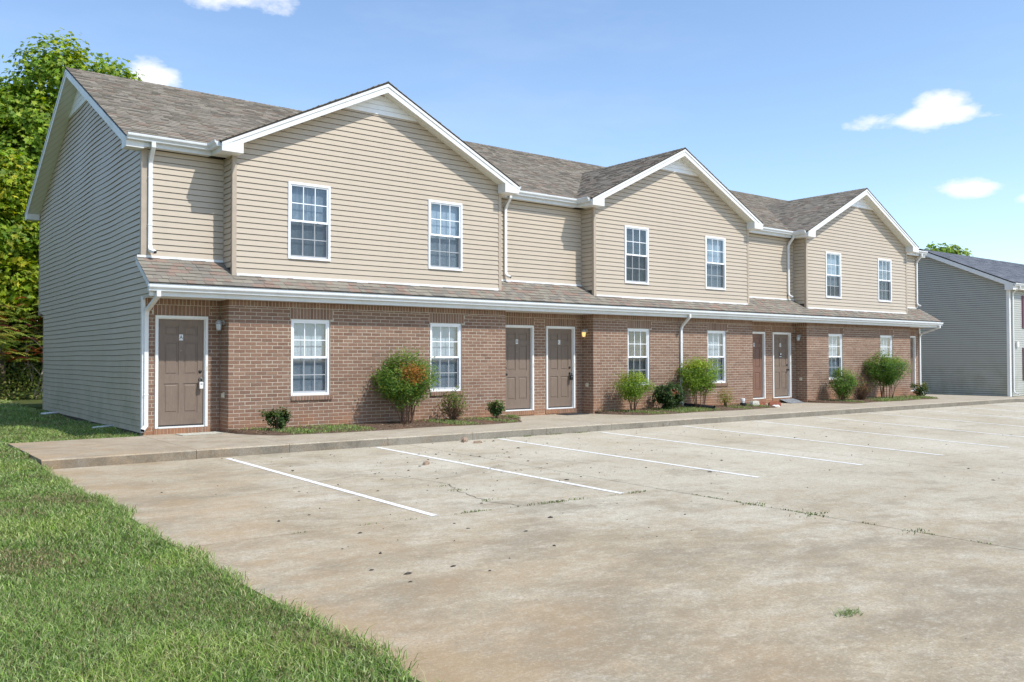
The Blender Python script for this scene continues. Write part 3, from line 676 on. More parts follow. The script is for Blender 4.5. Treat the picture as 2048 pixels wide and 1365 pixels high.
# porch roof: runs the whole length
PX0, PX1 = -.12, XR+.16; pl = math.hypot(1, .604); PE = -.885
def porch_fn(u, s, h): y = PE+s/pl; return (u, y-h*.604/pl, porch_z(y)+.012+h/pl)
m = MB(); m.prism([(PE, porch_z(PE)-.012), (0-.001, 3.358), (0-.001, 3.37), (PE, porch_z(PE)+.010)], lambda y, z: (PX0+.01, y, z), lambda y, z: (PX1-.01, y, z))
porch = m.build('porch_roof', M['deck'], B)
coll = []; tabs_on(porch_fn, PX0, PX1, -.012, (.86)*pl, .143, None, .11, .25, .011, coll)
coll.sort(key=lambda t: cam_d(t[0]((t[1][0]+t[1][1])/2, t[1][2], 0)))
rest = MB()
for i, (fn, it) in enumerate(coll):
    if i < 300: q = MB(); add_tab(q, fn, it); q.build('shingle', M['shingle'], porch)
    else: add_tab(rest, fn, it)
rest.build('shingles', M['shingle'], porch, kind='stuff')
m = MB(); m.box(PX0+.02, PX1-.02, -.855, -.832, SOF-.005, 2.845); m.build('fascia', M['gutter'], porch)
m = MB(); m.box(.0, XR, -.831, YR-.002, SOF, SOF+.02); m.build('porch_soffit', M['soffit'], porch)
for xx, s in ((PX0, -1), (PX1, 1)):
    m = MB(); m.prism([(-.86, porch_z(-.86)+.004), (0, 3.372), (0, 3.27), (-.86, porch_z(-.86)-.10)], lambda y, z: (xx, y, z), lambda y, z: (xx-s*.02, y, z)); m.build('rake_trim', M['gutter'], porch)
    if s > 0:
        m = MB(); m.prism([(-.83, 2.61), (-.1, 2.61), (-.01, 3.25), (-.83, 2.75)], lambda y, z: (XR+.01, y, z), lambda y, z: (XR+.03, y, z)); m.build('end_panel', M['white'], porch)
GPROF = [(0, 0), (.075, 0), (.083, .012), (.083, .035), (.098, .055), (.118, .07), (.122, .085), (.122, .112), (.114, .118), (.106, .112), (.106, .095), (.0, .095)]
def gutter(name, p0, p1, out, par, zb):
    """K-style gutter from p0 to p1 (x,y) with the outward direction out"""
    m = MB(); o = Vector(out)
    m.prism(GPROF, lambda q, z: (p0[0]+o.x*q, p0[1]+o.y*q, zb+z), lambda q, z: (p1[0]+o.x*q, p1[1]+o.y*q, zb+z)); return m.build(name, M['gutter'], par)
gutter('gutter', (PX0-.01, -.856), (PX1+.01, -.856), (0, -1), porch, 2.675)
# main roof
EY = -.19
ml = math.hypot(1, MS)
m = MB(); RX0, RX1 = -.345, XR+.345
m.prism([(EY-.02, main_z(EY-.02)), (RY, RZ), (2*RY-EY+.02, main_z(EY-.02)), (2*RY-EY+.02, main_z(EY)-.03), (RY, RZ-.035), (EY-.02, main_z(EY)-.03)], lambda y, z: (RX0, y, z), lambda y, z: (RX1, y, z))
roof = m.build('main_roof', M['deck'], B)
mb = MB(); tabs_on(lambda u, s, h: (u, EY-.035+s/ml-h*MS/ml, main_z(EY)-.017+s*MS/ml+.003+h/ml), RX0-.012, RX1+.012, 0, (RY-EY)*ml+.03, .143, mb, .14, .30, .012)
tabs_on(lambda u, s, h: (u, 2*RY-EY+.035-s/ml+h*MS/ml, main_z(EY)-.017+s*MS/ml+.003+h/ml), RX0-.012, RX1+.012, 0, (RY-EY)*ml+.03, .6, mb, 1.2, 2.2, .006)
mb.build('shingles', M['roofshingle'], roof, kind='stuff')
m = MB(); u = RX0-.012
while u < RX1:
    ue = min(u+.14, RX1+.012); m.add([(u, RY-.13, RZ-.05), (ue+.02, RY-.13, RZ-.053), (ue+.02, RY, RZ+.012), (u, RY, RZ+.02), (ue+.02, RY+.13, RZ-.053), (u, RY+.13, RZ-.05)], [(0, 1, 2, 3), (3, 2, 4, 5)]); u = ue
m.build('ridge_cap', M['roofshingle'], roof, kind='stuff')
for xx, s in ((RX0, 1), (RX1, -1)):
    m = MB()
    for sgn in (-1, 1):
        Y = lambda q: RY+sgn*q
        h = RY-EY
        m.prism([(0, RZ-.036), (h, main_z(EY)-.036), (h, main_z(EY)-.21), (0, RZ-.21)], lambda q, z: (xx, Y(q), z), lambda q, z: (xx+s*.025, Y(q), z))
        m.prism([(0, RZ-.036), (h, main_z(EY)-.036), (h, main_z(EY)-.095), (0, RZ-.095)], lambda q, z: (xx-s*.014, Y(q), z), lambda q, z: (xx-s*.001, Y(q), z))
    m.build('rake_fascia', M['white'], roof)
    m = MB()
    for sgn in (-1, 1):
        Y = lambda q: RY+sgn*q; h = RY-EY-.02
        m.prism([(0, RZ-.165), (h, main_z(EY)-.155), (h, main_z(EY)-.185), (0, RZ-.195)], lambda q, z: (xx+s*.026, Y(q), z), lambda q, z: (xx+s*.37, Y(q), z))
    m.build('rake_soffit', M['soffit'], roof)
    for sgn in (-1, 1):
        Y = lambda q: RY+sgn*q; h = RY-EY+.004; m = MB()
        m.prism([(h+.0, 5.425), (h-.32, 5.425), (h-.32, main_z(EY)+.32*MS-.20), (h, main_z(EY)-.05)], lambda q, z: (xx-s*.006, Y(q), z), lambda q, z: (xx+s*.315, Y(q), z)); m.build('eave_return', M['white'], roof)
# eave strips between the gables
xl = [a+k*per-.322 for k in range(3)]; xr = [a+k*per+Wb+.322 for k in range(3)]
strips = [(RX0+.03, xl[0]), (xr[0], xl[1]), (xr[1], xl[2]), (xr[2], RX1-.03)]
for i, (x0, x1) in enumerate(strips):
    m = MB(); m.box(x0, x1, EY, EY+.022, 5.462, main_z(EY)-.035); m.build('fascia', M['gutter'], roof)
    m = MB(); m.box(x0, x1, EY+.023, -.002, 5.47, 5.49); m.build('eave_soffit', M['soffit'], roof)
    gutter('gutter', (x0-(.03 if i == 0 else .0), EY-.002), (x1+(.03 if i == 3 else 0), EY-.002), (0, -1), roof, 5.545)
m = MB(); m.box(RX0+.03, RX1-.03, 2*RY-EY-.022, 2*RY-EY, 5.46, main_z(EY)-.035); m.box(RX0+.03, RX1-.03, D+.002, 2*RY-EY-.03, 5.47, 5.49); m.build('rear_eave', M['gutter'], roof)
# cross gables
for k in range(3):
    cx = a+k*per+Wb/2; gl_ = math.hypot(1, GS); YF = -.80; m = MB()
    m.prism([(-HW-.015, ZE-.015*GS), (0, ZA), (HW+.015, ZE-.015*GS), (HW+.015, ZE-.04), (0, ZA-.035), (-HW-.015, ZE-.04)], lambda q, z: (cx+q, YF, z), lambda q, z: (cx+q, 3.9, z))
    gr = m.build('gable_roof', M['deck'], B)
    mb = MB()
    for sgn in (-1, 1):
        def gfn(u, s, h, sgn=sgn): q = HW+.03-s/gl_; return (cx+sgn*(q+h*GS/gl_), u, ZE-.03*GS+s*GS/gl_+.003+h/gl_)
        # the slope is only laid in front of the valley
        s = 0
        while s < HW*gl_+.02:
            z = ZE+s*GS/gl_; yv = RY-(RZ-z)/MS
            tabs_on(gfn, YF-.012, yv+.12, s, min(s+.143, HW*gl_+.03), .143, mb, .14, .30, .012); s += .143
    mb.build('shingles', M['roofshingle'], gr, kind='stuff')
    m = MB(); u = YF-.012
    while u < 3.5:
        m.add([(cx-.13, u, ZA-.05), (cx, u, ZA+.02), (cx, u+.16, ZA+.012), (cx-.13, u+.16, ZA-.053), (cx+.13, u, ZA-.05), (cx+.13, u+.16, ZA-.053)], [(0, 1, 2, 3), (1, 4, 5, 2)]); u += .14
    m.build('ridge_cap', M['roofshingle'], gr, kind='stuff')
    m = MB(); m2 = MB()
    for sgn in (-1, 1):
        X = lambda q: cx+sgn*q
        m.prism([(0, ZA-.037), (HW, ZE-.037), (HW, ZE-.20), (0, ZA-.225)], lambda q, z: (X(q), YF+.003, z), lambda q, z: (X(q), YF+.026, z))
        m.prism([(0, ZA-.037), (HW+.004, ZE-.037), (HW+.004, ZE-.10), (0, ZA-.10)], lambda q, z: (X(q), YF-.012, z), lambda q, z: (X(q), YF+.002, z))
        m2.prism([(0, ZA-.165), (HW-.02, ZE-.155), (HW-.02, ZE-.18), (0, ZA-.19)], lambda q, z: (X(q), YF+.027, z), lambda q, z: (X(q), -p_+.02, z))
        m3 = MB(); m3.prism([(HW+.002, 5.455), (HW-.42, 5.455), (HW-.42, ZE+.42*GS-.19), (HW+.002, ZE-.045)], lambda q, z: (X(q), YF-.006, z), lambda q, z: (X(q), -p_-.02, z)); m3.build('eave_return', M['white'], gr)
    m.build('rake_fascia', M['white'], gr); m2.build('rake_soffit', M['soffit'], gr)
    for x0, x1, xg in ((cx-HW, cx-Wb/2, -1), (cx+Wb/2, cx+HW, 1)):
        m = MB(); m4 = MB(); m.box(x0+.002, x1-.002, -p_-.019, EY+.02, 5.465, 5.485); m.build('eave_soffit', M['soffit'], gr)
        xf = cx+xg*HW; m4.box(*sorted((xf, xf-xg*.02)), -p_-.018, EY-.001, 5.486, ZE-.045); m4.build('fascia', M['gutter'], gr)
        gutter('gutter', (xf+xg*.001, -.735), (xf+xg*.001, EY-.06), (xg, 0), gr, 5.545)
# downspouts (each from gutter to its outlet)
def dspout(path, par=B, w=.078, d=.058, outlet=None):
    m = MB(); m.sweep(path, w, d); o = m.build('downspout', M['dspout'], par)
    t = (Vector(path[-1])-Vector(path[-2])).normalized(); e = Vector(path[-1])
    q = MB(); q.sweep([e-t*.004, e+t*.006], w*.86, d*.84); q.build('outlet', M['black'], o)
    for zz in (.82, .25):
        if path[3][2]-path[4][2] > 1:
            z_ = path[4][2]+(path[3][2]-path[4][2])*zz; q = MB(); q.box(path[3][0]-w*.56, path[3][0]+w*.56, path[3][1]-d*.58, path[3][1]+d*.58, z_-.011, z_+.011); q.build('strap', M['dspout'], o)
def upper(x, yw=-.045, xe=0.05):
    dspout([(x, -.25, 5.55), (x, -.25, 5.46), (x, yw-.06, 5.30), (x, yw, 5.20), (x, yw, 3.60), (x, yw-.03, 3.52), (x+xe, yw-.13, 3.47)])
for x in (.125, 8.69, 20.72, XR-.05): upper(x, xe=.06)
def lower(x, yw, kick, x2=None):
    x2 = x if x2 is None else x2; zg = walk_z(x)
    dspout([(x2, -.92, 2.68), (x2, -.92, 2.60), (x+(x2-x)*.15, yw-.05, 2.36), (x, yw, 2.25), (x, yw, zg+.27), (x, yw-.015, zg+.17), (x+kick[0], yw+kick[1], zg+.10)])
lower(.045, YR-.035, (-.09, -.13)); lower(14.66, YB-.035, (.02, -.13)); lower(XR-.03, YR-.035, (.08, -.1))

# ------------------------------------------------------------------ things fixed to or standing by the walls
def lantern(k, lit, label):
    x = a+k*per-BE; y = -.30; z = 2.16; o = empty('wall_lantern', (x-.06, y, z)); tag(o, label, 'lamp', 'lanterns beside the recessed doors')
    m = MB()
    n = 12; vs = [(x-.001-dx, y+.055*math.cos(2*math.pi*j/n)*r_, z+.055*math.sin(2*math.pi*j/n)*r_) for dx, r_ in ((0, 1), (.014, 1), (.02, .7)) for j in range(n)]
    m.add(vs, [(i*n+j, i*n+(j+1) % n, (i+1)*n+(j+1) % n, (i+1)*n+j) for i in range(2) for j in range(n)]+[tuple(2*n+j for j in range(n))]); m.build('back_plate', M['steel'], o)
    m = MB(); m.tube([(x-.018, y, z), (x-.06, y, z+.03), (x-.10, y, z+.02)], .011); m.build('arm', M['steel'], o, smooth=True)
    m = MB(); m.lathe((x-.10, y, z-.06), [(.02, .10), (.045, .085), (.06, .055), (.062, .03)]); m.build('cap', M['steel'], o, smooth=True)
    m = MB(); m.lathe((x-.10, y, z-.155), [(.034, 0), (.044, .02), (.052, .08), (.054, .122)]); m.build('glass_jar', M['lit'] if lit else M['lampglass'], o, smooth=True)
    m = MB()
    for j in range(6):
        q = 2*math.pi*j/6; m.tube([(x-.10+.040*math.cos(q), y+.040*math.sin(q), z-.16), (x-.10+.058*math.cos(q), y+.058*math.sin(q), z-.03)], .004, 5)
    m.tube([(x-.10+.04*math.cos(q), y+.04*math.sin(q), z-.158) for q in np.linspace(0, 2*math.pi, 13)], .004, 5); m.build('cage', M['steel'], o)
lantern(0, False, 'unlit wall lantern in the brick corner beside door A'); lantern(1, True, 'glowing yellow wall lantern on the brick return beside door C'); lantern(2, False, 'unlit silver wall lantern on the farthest brick return, by door E')
for k, lb in enumerate(('cream outlet cover low in the brick corner beside door A', 'cream outlet cover low on the brick return beside door C', 'cream outlet cover low on the brick return beside door E')):
    x = a+k*per-BE; y = -.33; m = MB(); m.box(x-.012, x-.0005, y-.045, y+.045, .66, .78); o = empty('outlet_cover', (x, y, .66)); tag(o, lb, 'outlet', 'outlets below the lanterns'); m.build('plate', M['cream'], o)
    m = MB(); m.prism([(y-.05, .69), (y+.05, .69), (y+.05, .76), (y-.05, .76)], lambda u, z: (x-.013, u, z), lambda u, z: (x-.045, y+(u-y)*.75, z-.006)); m.build('lid', M['cream'], o)
def lockbox(x, mat, label):
    z = 1.03; y = YR+.055-.036; o = empty('key_lockbox', (x, y, z-.15)); tag(o, label, 'lockbox', 'lockboxes hung on door knobs')
    m = MB(); m.tube([(x-.022, y-.03, z-.05), (x-.024, y-.03, z+.02), (x, y-.03, z+.042), (x+.024, y-.03, z+.02), (x+.022, y-.03, z-.05)], .006, 6); m.build('shackle', M['steel'], o, smooth=True)
    m = MB(); m.prism([(-.036, 0), (-.032, -.12), (.032, -.12), (.036, 0), (.026, .012), (-.026, .012)], lambda u, q: (x+u, y-.058, z-.055+q), lambda u, q: (x+u, y-.012, z-.055+q)); m.build('case', mat, o)
    m = MB()
    for i in range(4): m.box(x-.018+i*.010, x-.011+i*.010, y-.062, y-.0585, z-.095, z-.072)
    m.build('dial', M['steel'], o)
lockbox(.2174+1-.066-.065, M['white'], 'white key lockbox hanging from the knob of door A'); lockbox(9.97+1-.066-.065, M['black'], 'black key lockbox hanging from the knob of door C')
def doormat(x, y, w, d, rz, mat, label, rumple=0.):
    o = empty('doormat', (x, y, walk_z(x))); tag(o, label, 'doormat'); n = 10; m = MB(); c, s = math.cos(rz), math.sin(rz); vs = []
    for lay in (0, 1):
        for j in range(n+1):
            for i in range(n+1):
                u, v = (i/n-.5)*w, (j/n-.5)*d; h = .004+.011*lay+rumple*(max(0, (v/d+.25))*.9+.02*math.sin(u*14+1)); vs.append((x+u*c-v*s, y+u*s+v*c, walk_z(x)+h))
    k = (n+1)**2; fs = []
    for j in range(n):
        for i in range(n):
            q = j*(n+1)+i; fs.append((k+q, k+q+1, k+q+n+2, k+q+n+1)); fs.append((q+n+1, q+n+2, q+1, q))
    rim = list(range(n+1))+[(j+1)*(n+1)+n for j in range(n)]+[n*(n+1)+i for i in range(n-1, -1, -1)]+[j*(n+1) for j in range(n-1, 0, -1)]
    fs += [(rim[i], rim[(i+1) % len(rim)], k+rim[(i+1) % len(rim)], k+rim[i]) for i in range(len(rim))]
    m.add(vs, fs); m.build('pile', mat, o)
doormat(.93, -.50, .78, .40, .05, M['mat_pale'], 'pale worn doormat lying below door A'); doormat(10.62, -.42, .80, .42, .03, M['mat_dark'], 'flat black doormat on the concrete below door C')
doormat(20.45, -.36, .78, .46, -.05, M['mat_grey'], 'rumpled grey rug bunched against the threshold of door E', .16)
# planting beds
def bed(x0, x1, label):
    nx, ny = 60, 14; ysf = lambda x: YB-1.27*min(1, (max(0.0, min(x-x0, x1-x)/.55))**.5)-.06*math.sin(x*2.1)
    v = []; f = []
    for i in range(nx+1):
        x = x0+(x1-x0)*i/nx
        for j in range(ny+1):
            t = j/ny; y = YB+.01+(ysf(x)-YB-.01)*t; v.append((x, y, walk_z(x)+.003+.085*(1-t)**.7*min(1, (t+.6))+(random.uniform(-.008, .012) if 0 < j < ny else 0)))
    for i in range(nx):
        for j in range(ny): q = i*(ny+1)+j; f.append((q, q+1, q+ny+2, q+ny+1))
    m = MB(); m.add(v, f); o = m.build('planting_bed', M['mulch'], None, smooth=True); o['kind'] = 'structure'; return ysf
BX = [(a+k*per-BE+(.05 if k else .0), a+k*per+Wb+BE-.05) for k in range(3)]
BF = [bed(x0, x1+(.25 if k < 2 else 1.2)*0+.12, '') for k, (x0, x1) in enumerate(BX)]
def bed_z(x, y): t = max(0, min(1, (YB-y)/1.27)); return walk_z(x)+.003+.085*(1-t)**.7*min(1, t+.6)
# pipe, block and edging by door D
o = empty('cleanout_pipe', (16.81, -1.1, 0)); tag(o, 'white plastic pipe stub with black collar standing in the mulch', 'pipe')
zb = bed_z(16.81, -1.1); m = MB(); m.lathe((16.81, -1.1, zb-.05), [(.055, 0), (.055, .18), (.07, .18), (.07, .25), (.066, .262), (.0, .264)]); m.build('pipe', M['white'], o, smooth=False)
m = MB(); m.lathe((16.81, -1.12, zb-.03), [(.10, 0), (.10, .10), (.085, .115), (.06, .116)]); m.build('collar', M['black'], o)
def chunk(name, x, y, sx, sy, sz, rz, mat, zf, seed):
    r = np.random.default_rng(seed); m = MB(); c, s = math.cos(rz), math.sin(rz); vs = []
    for z in (-.15, .55, 1):
        for q in range(8):
            t = 2*math.pi*q/8+.39; k = (1.0 if z < .9 else .8)*r.uniform(.85, 1.1); u, v = sx*k*math.copysign(abs(math.cos(t))**.6, math.cos(t)), sy*k*math.copysign(abs(math.sin(t))**.6, math.sin(t)); vs.append((x+u*c-v*s, y+u*s+v*c, zf+sz*z*r.uniform(.92, 1.05)))
    m.add(vs, [(i*8+j, i*8+(j+1) % 8, (i+1)*8+(j+1) % 8, (i+1)*8+j) for i in range(2) for j in range(8)]+[tuple(range(7, -1, -1)), tuple(16+j for j in range(8))]); return m.build(name, mat)
tag(chunk('concrete_block', 17.15, -1.28, .20, .10, .14, .1, M['mat_pale'], bed_z(17.15, -1.28), 3), 'grey concrete block lying beside the white pipe stub', 'block')
def edger(x, y, rz, label):
    z0 = walk_z(x)+.01; o = empty('scalloped_edger', (x, y, z0)); tag(o, label, 'edging', 'red garden edging bricks near door D'); m = MB(); c, s = math.cos(rz), math.sin(rz)
    pts = [(-.22, 0), (.22, 0), (.22, .09)]+[(.22*math.cos(t), .09+.075*math.sin(t)) for t in np.linspace(.25, math.pi-.25, 9)]+[(-.22, .09)]
    m.prism(pts, lambda u, z: (x+u*c+.03*s, y+u*s-.03*c, z0+z-.012), lambda u, z: (x+u*c-.05*s, y+u*s+.05*c, z0+z-.012)); m.build('brick_body', M['redclay'], o)
    m = MB(); m.prism([(-.18, .03), (.18, .03), (.18, .05), (-.18, .05)], lambda u, z: (x+u*c+.031*s, y+u*s-.031*c, z0+z), lambda u, z: (x+u*c+.036*s, y+u*s-.036*c, z0+z)); m.build('rib', M['redclay'], o)
edger(17.55, -1.22, .12, 'red clay edging brick next to the grey concrete block'); edger(18.12, -1.30, -.25, 'red clay edging brick nearest to door E, tilted outwards')
tag(chunk('plaster_scrap', 17.95, -1.46, .13, .05, .05, -.3, M['white'], walk_z(18)+.006, 9), 'white scrap lying in front of the red edging bricks', 'scrap')
o = empty('drain_extension', (14.75, -.9, 0)); tag(o, 'black corrugated drain pipe leading from the downspout to the walk', 'pipe')
m = MB(); pth = [(14.68, -.70), (14.70, -.95), (14.76, -1.25), (14.86, -1.62)]; P = []; rr = []
for i in range(46):
    t = i/45*3; k = min(2, int(t)); q = t-k; x = pth[k][0]*(1-q)+pth[k+1][0]*q; y = pth[k][1]*(1-q)+pth[k+1][1]*q; P.append((x, y, bed_z(x, y)+.055+(.02 if i < 3 else 0))); rr.append(.062 if i % 2 else .053)
m.tube(P, rr, 12, False); m.build('corrugated_tube', M['black'], o)
tag(chunk('wood_chunk', 4.95, -3.62, .085, .05, .085, .5, M['rubble'], lot_z(4.95, -3.62)+.002, 5), 'larger broken chunk lying against the kerb at a parking line', 'rubble')
tag(chunk('wood_chunk', 5.02, -3.95, .09, .03, .045, -.3, M['rubble'], lot_z(5, -3.95)+.002, 6), 'small brown chunk just in front of the larger kerbside chunk', 'rubble')
tag(chunk('wood_chunk', 2.55, -6.05, .10, .032, .05, .6, M['rubble'], lot_z(2.55, -6.05)+.002, 8), 'brown block lying alone in the second parking bay', 'rubble')
for x_, y_, sx, lb in ((-.14, 7.75, .03, 'white plastic pipe stub at the foot of the side wall, far end'), (-.12, 2.05, .025, 'white plastic pipe stub low on the side wall near the front corner')):
    m = MB(); zl = lawn_z(x_, y_)+.045; m.tube([(.0, y_, zl+.02), (-.2, y_-.02, zl+.015), (-.42, y_-.04, zl)], sx, 8); tag(m.build('drain_stub', M['white'], None, True), lb, 'pipe')

# ------------------------------------------------------------------ the grey building beyond
GX, GY = 38.0, .06; GZ0 = walk_z(38); RK = .453
Gb = empty('neighbour_building', (44, 4, GZ0)); tag(Gb, 'grey-sided building with blue-grey roof beyond the right end of the tan building', 'building')
def g_z(y): return 4.87+RK*(y+.24)
gry = 4.05
m = MB(); P = [(GY, GZ0-.3), (2*gry-GY, GZ0-.3), (2*gry-GY, g_z(GY)-.1), (gry, g_z(gry)-.12), (GY, g_z(GY)-.1)]
m.prism(P, lambda u, z: (GX+.022, u, z), lambda u, z: (GX+.1, u, z)); gw = m.build('side_wall', M['sheath'], Gb)
siding(left(GX), GZ0+.02, g_z(gry)-.2, lambda z: (max(GY+.05, gry-(g_z(gry)-.13-z)/RK), min(2*gry-GY, gry+(g_z(gry)-.13-z)/RK)), [], gw, M['grey_siding'], .1016, GAP=.017)
m = MB(); m.box(GX-.03, GX+.11, GY-.03, GY+.10, GZ0, 4.76); m.build('corner_trim', M['white'], gw)
GX2 = GX+24
ghs = [(GX+1.75+dx, GX+2.7+dx, z0, z1) for dx in (0, 5, 10, 15) for z0, z1 in ((.75+GZ0, 2.25+GZ0), (3.2+GZ0, 4.7+GZ0))]
fw_ = backing(front(GY), GZ0-.3, 4.76, GX+.105, GX2, ghs, Gb, M['sheath'], 'front_wall', o=-.022)
siding(front(GY), GZ0+.02, 4.74, lambda z: (GX+.115, GX2), ghs, fw_, M['grey_siding'], .1016)
for h in ghs:
    B_ = B; B = Gb; window(h[0], .95, h[2], h[3], GY-.03); B = B_
    for s in (-1, 1):
        xs_ = h[0]-.40 if s < 0 else h[1]+.04; m = MB(); m.box(xs_, xs_+.36, GY-.05, GY-.02, h[2]-.02, h[3]+.02)
        for q in range(20): zz = h[2]+.06+q*.07; m.box(xs_+.05, xs_+.31, GY-.058, GY-.051, zz, zz+.05)
        m.build('shutter', M['shutter'], Gb)
m = MB(); m.box(GX+.62, GX+.82, GY-.10, GY-.02, 1.92, 2.16); m.build('meter_box', M['white'], Gb)
m = MB(); e = -.26; m.prism([(e, g_z(e)), (gry, g_z(gry)), (2*gry-e, g_z(e)), (2*gry-e, g_z(e)-.05), (gry, g_z(gry)-.05), (e, g_z(e)-.05)], lambda y, z: (GX-.32, y, z), lambda y, z: (GX2+.3, y, z)); gr = m.build('roof', M['deck'], Gb)
mb = MB(); rl = math.hypot(1, RK); tabs_on(lambda u, s, h: (u, e-.02+s/rl-h*RK/rl, g_z(e-.02)+.004+s*RK/rl+h/rl), GX-.335, GX2+.31, 0, (gry-e)*rl+.03, .143, mb, .3, .7, .009); mb.build('shingles', M['greyshingle'], gr, kind='stuff')
m = MB()
for sgn in (-1, 1):
    Y = lambda q: gry+sgn*q; h = gry-e
    m.prism([(0, g_z(gry)-.051), (h, g_z(e)-.051), (h, g_z(e)-.25), (0, g_z(gry)-.25)], lambda q, z: (GX-.32, Y(q), z), lambda q, z: (GX-.295, Y(q), z))
    m.prism([(h+.0, g_z(e)-.34), (h-.36, g_z(e)-.34), (h-.36, g_z(e)+.36*RK-.25), (h, g_z(e)-.06)], lambda q, z: (GX-.326, Y(q), z), lambda q, z: (GX+.02, Y(q), z))
    m.prism([(0, g_z(gry)-.22), (h-.02, g_z(e)-.22), (h-.02, g_z(e)-.24), (0, g_z(gry)-.24)], lambda q, z: (GX-.294, Y(q), z), lambda q, z: (GX+.02, Y(q), z))
m.build('rake_fascia', M['white'], gr)
gutter('gutter', (GX-.3, e-.0), (GX2, e-.0), (0, -1), gr, g_z(e)-.16)
m = MB(); m.box(GX-.1, GX2, e+.03, GY-.031, g_z(e)-.30, g_z(e)-.28); m.box(GX-.29, GX2, e+.002, e+.025, g_z(e)-.30, g_z(e)-.055); m.build('eave', M['soffit'], gr)
x = GX+.27; B_ = B; dspout([(x, e-.06, 4.72), (x, e-.06, 4.62), (x, GY-.12, 4.45), (x, GY-.06, 4.36), (x, GY-.06, GZ0+.3), (x, GY-.09, GZ0+.18), (x, GY-.25, GZ0+.12)], Gb)

# ------------------------------------------------------------------ vegetation
def unit(n): v = rng.normal(size=(n, 3)); return v/np.linalg.norm(v, axis=1)[:, None]
LEAF5 = np.array([(0, 0), (.10, .12), (.46, .02), (.30, .30), (.50, .62), (.17, .58), (0, 1.0), (-.17, .58), (-.50, .62), (-.30, .30), (-.46, .02), (-.10, .12)])
def leaves(centers, normals, size, cols, shape='star', droop=.3):
    """returns verts, faces, colours for leaf polygons"""
    n = len(centers); t = np.cross(normals, unit(n)); t /= np.linalg.norm(t, axis=1)[:, None]+1e-9; b = np.cross(normals, t)
    size = np.broadcast_to(size, (n,))
    if shape == 'star': P = LEAF5-np.array([0, .45]); tri = np.array([(0, i, i+1) for i in range(1, 11)])
    elif shape == 'lance': P = np.array([(0, -.5), (.16, -.08), (0, .5), (-.16, -.08)]); tri = np.array([(0, 1, 2), (0, 2, 3)])
    else: P = np.array([(0, -.5), (.27, -.2), (.30, .15), (0, .5), (-.30, .15), (-.27, -.2)]); tri = np.array([(0, 1, 2), (0, 2, 3), (0, 3, 4), (0, 4, 5)])
    k = len(P); bend = -droop*(P[:, 0]**2*1.4+P[:, 1]**2*.6)
    V = centers[:, None, :]+size[:, None, None]*(P[None, :, 0, None]*t[:, None, :]+P[None, :, 1, None]*b[:, None, :]+bend[None, :, None]*normals[:, None, :])
    F = (np.arange(n)[:, None, None]*k+tri[None]).reshape(-1, 3)
    return V.reshape(-1, 3), F, np.repeat(cols, k, 0)
def palette(n, stops, jit=.18):
    c = np.array(stops)[rng.integers(0, len(stops), n)]; return np.clip(c*(1+rng.normal(0, jit, (n, 1))), .005, 1)
def branch(m, p, d, length, r0, depth, tips, gnarl=.25):
    n = 5; pts = [Vector(p)]; d = Vector(d).normalized(); rad = [r0]
    for i in range(n):
        d = (d+Vector(rng.normal(0, gnarl*.35, 3))+Vector((0, 0, .06))).normalized(); pts.append(pts[-1]+d*length/n); rad.append(r0*(1-.55*(i+1)/n))
    m.tube(pts, rad, 6 if r0 < .05 else 9)
    if depth == 0: tips.append(pts[-1]); return
    for i in range(random.choice((2, 3))):
        q = random.randint(2, n); nd = (d+Vector(unit(1)[0])*.8).normalized(); branch(m, pts[q], nd, length*random.uniform(.35, .5), rad[q]*.7, depth-1, tips, gnarl)
def tree(name, label, base, trunk_h, r0, blobs, nleaf, size, stops, group, shape='star', cat='tree', clump=.55, depthb=2):
    """blobs: list of (centre offset, radii); leaves sit in small clumps over each blob's volume, thinner inside"""
    o = empty(name, base); tag(o, label, cat, group); m = MB(); base = Vector(base); pts = [base+Vector((0, 0, -.2))]; n = 7
    for i in range(1, n+1): pts.append(base+Vector((rng.normal(0, .06)*i, rng.normal(0, .06)*i, trunk_h*i/n)))
    m.tube(pts, [r0*(1-.6*i/n)*(1.25 if i == 0 else 1) for i in range(n+1)], 12); tips = []
    for c, r_ in blobs:
        s = pts[random.randint(3, n)]; e = base+Vector(c); d = e-s; branch(m, s, d, d.length*.72, r0*.35, depthb, tips, .15)
    m.build('trunk', M['bark'], o, smooth=True)
    vol = [r_[0]*r_[1]*r_[2] for c, r_ in blobs]; C = []; Nn = []
    for (c, r_), v in zip(blobs, vol):
        k = int(nleaf*v/sum(vol)); nc = max(6, k//34); u = unit(nc); rr = rng.uniform(.35, 1, (nc, 1))**.5; cc = np.array(base)+np.array(c)+u*rr*np.array(r_)
        idx = rng.integers(0, nc, k); off = rng.normal(0, clump*.5, (k, 3))*np.array([1, 1, .7]); pos = cc[idx]+off; C.append(pos); nn = u[idx]*.8+unit(k)*.75+np.array([0, -.15, .55]); Nn.append(nn/np.linalg.norm(nn, axis=1)[:, None])
    C = np.concatenate(C); Nn = np.concatenate(Nn); col = palette(len(C), stops)
    # whole clumps turn colour together
    ph = np.sin(C[:, 0]*1.3+base.x)+np.sin(C[:, 2]*1.7+1)+np.sin(C[:, 1]*1.1); k = (ph > 1.1)[:, None]; col = np.where(k, col*np.array([1.25, 1.1, .9]), col)
    V, F, K = leaves(C, Nn, size*rng.uniform(.7, 1.25, len(C)), np.clip(col, 0, 1), shape); np_mesh('crown', V, F, M['leaf'], o, K); return o
GR = [(.24, .36, .035), (.18, .30, .03), (.30, .41, .04), (.14, .24, .028), (.37, .44, .05)]
YG = [(.26, .37, .03), (.31, .40, .035), (.19, .31, .03), (.38, .40, .04), (.14, .24, .025), (.22, .33, .03)]
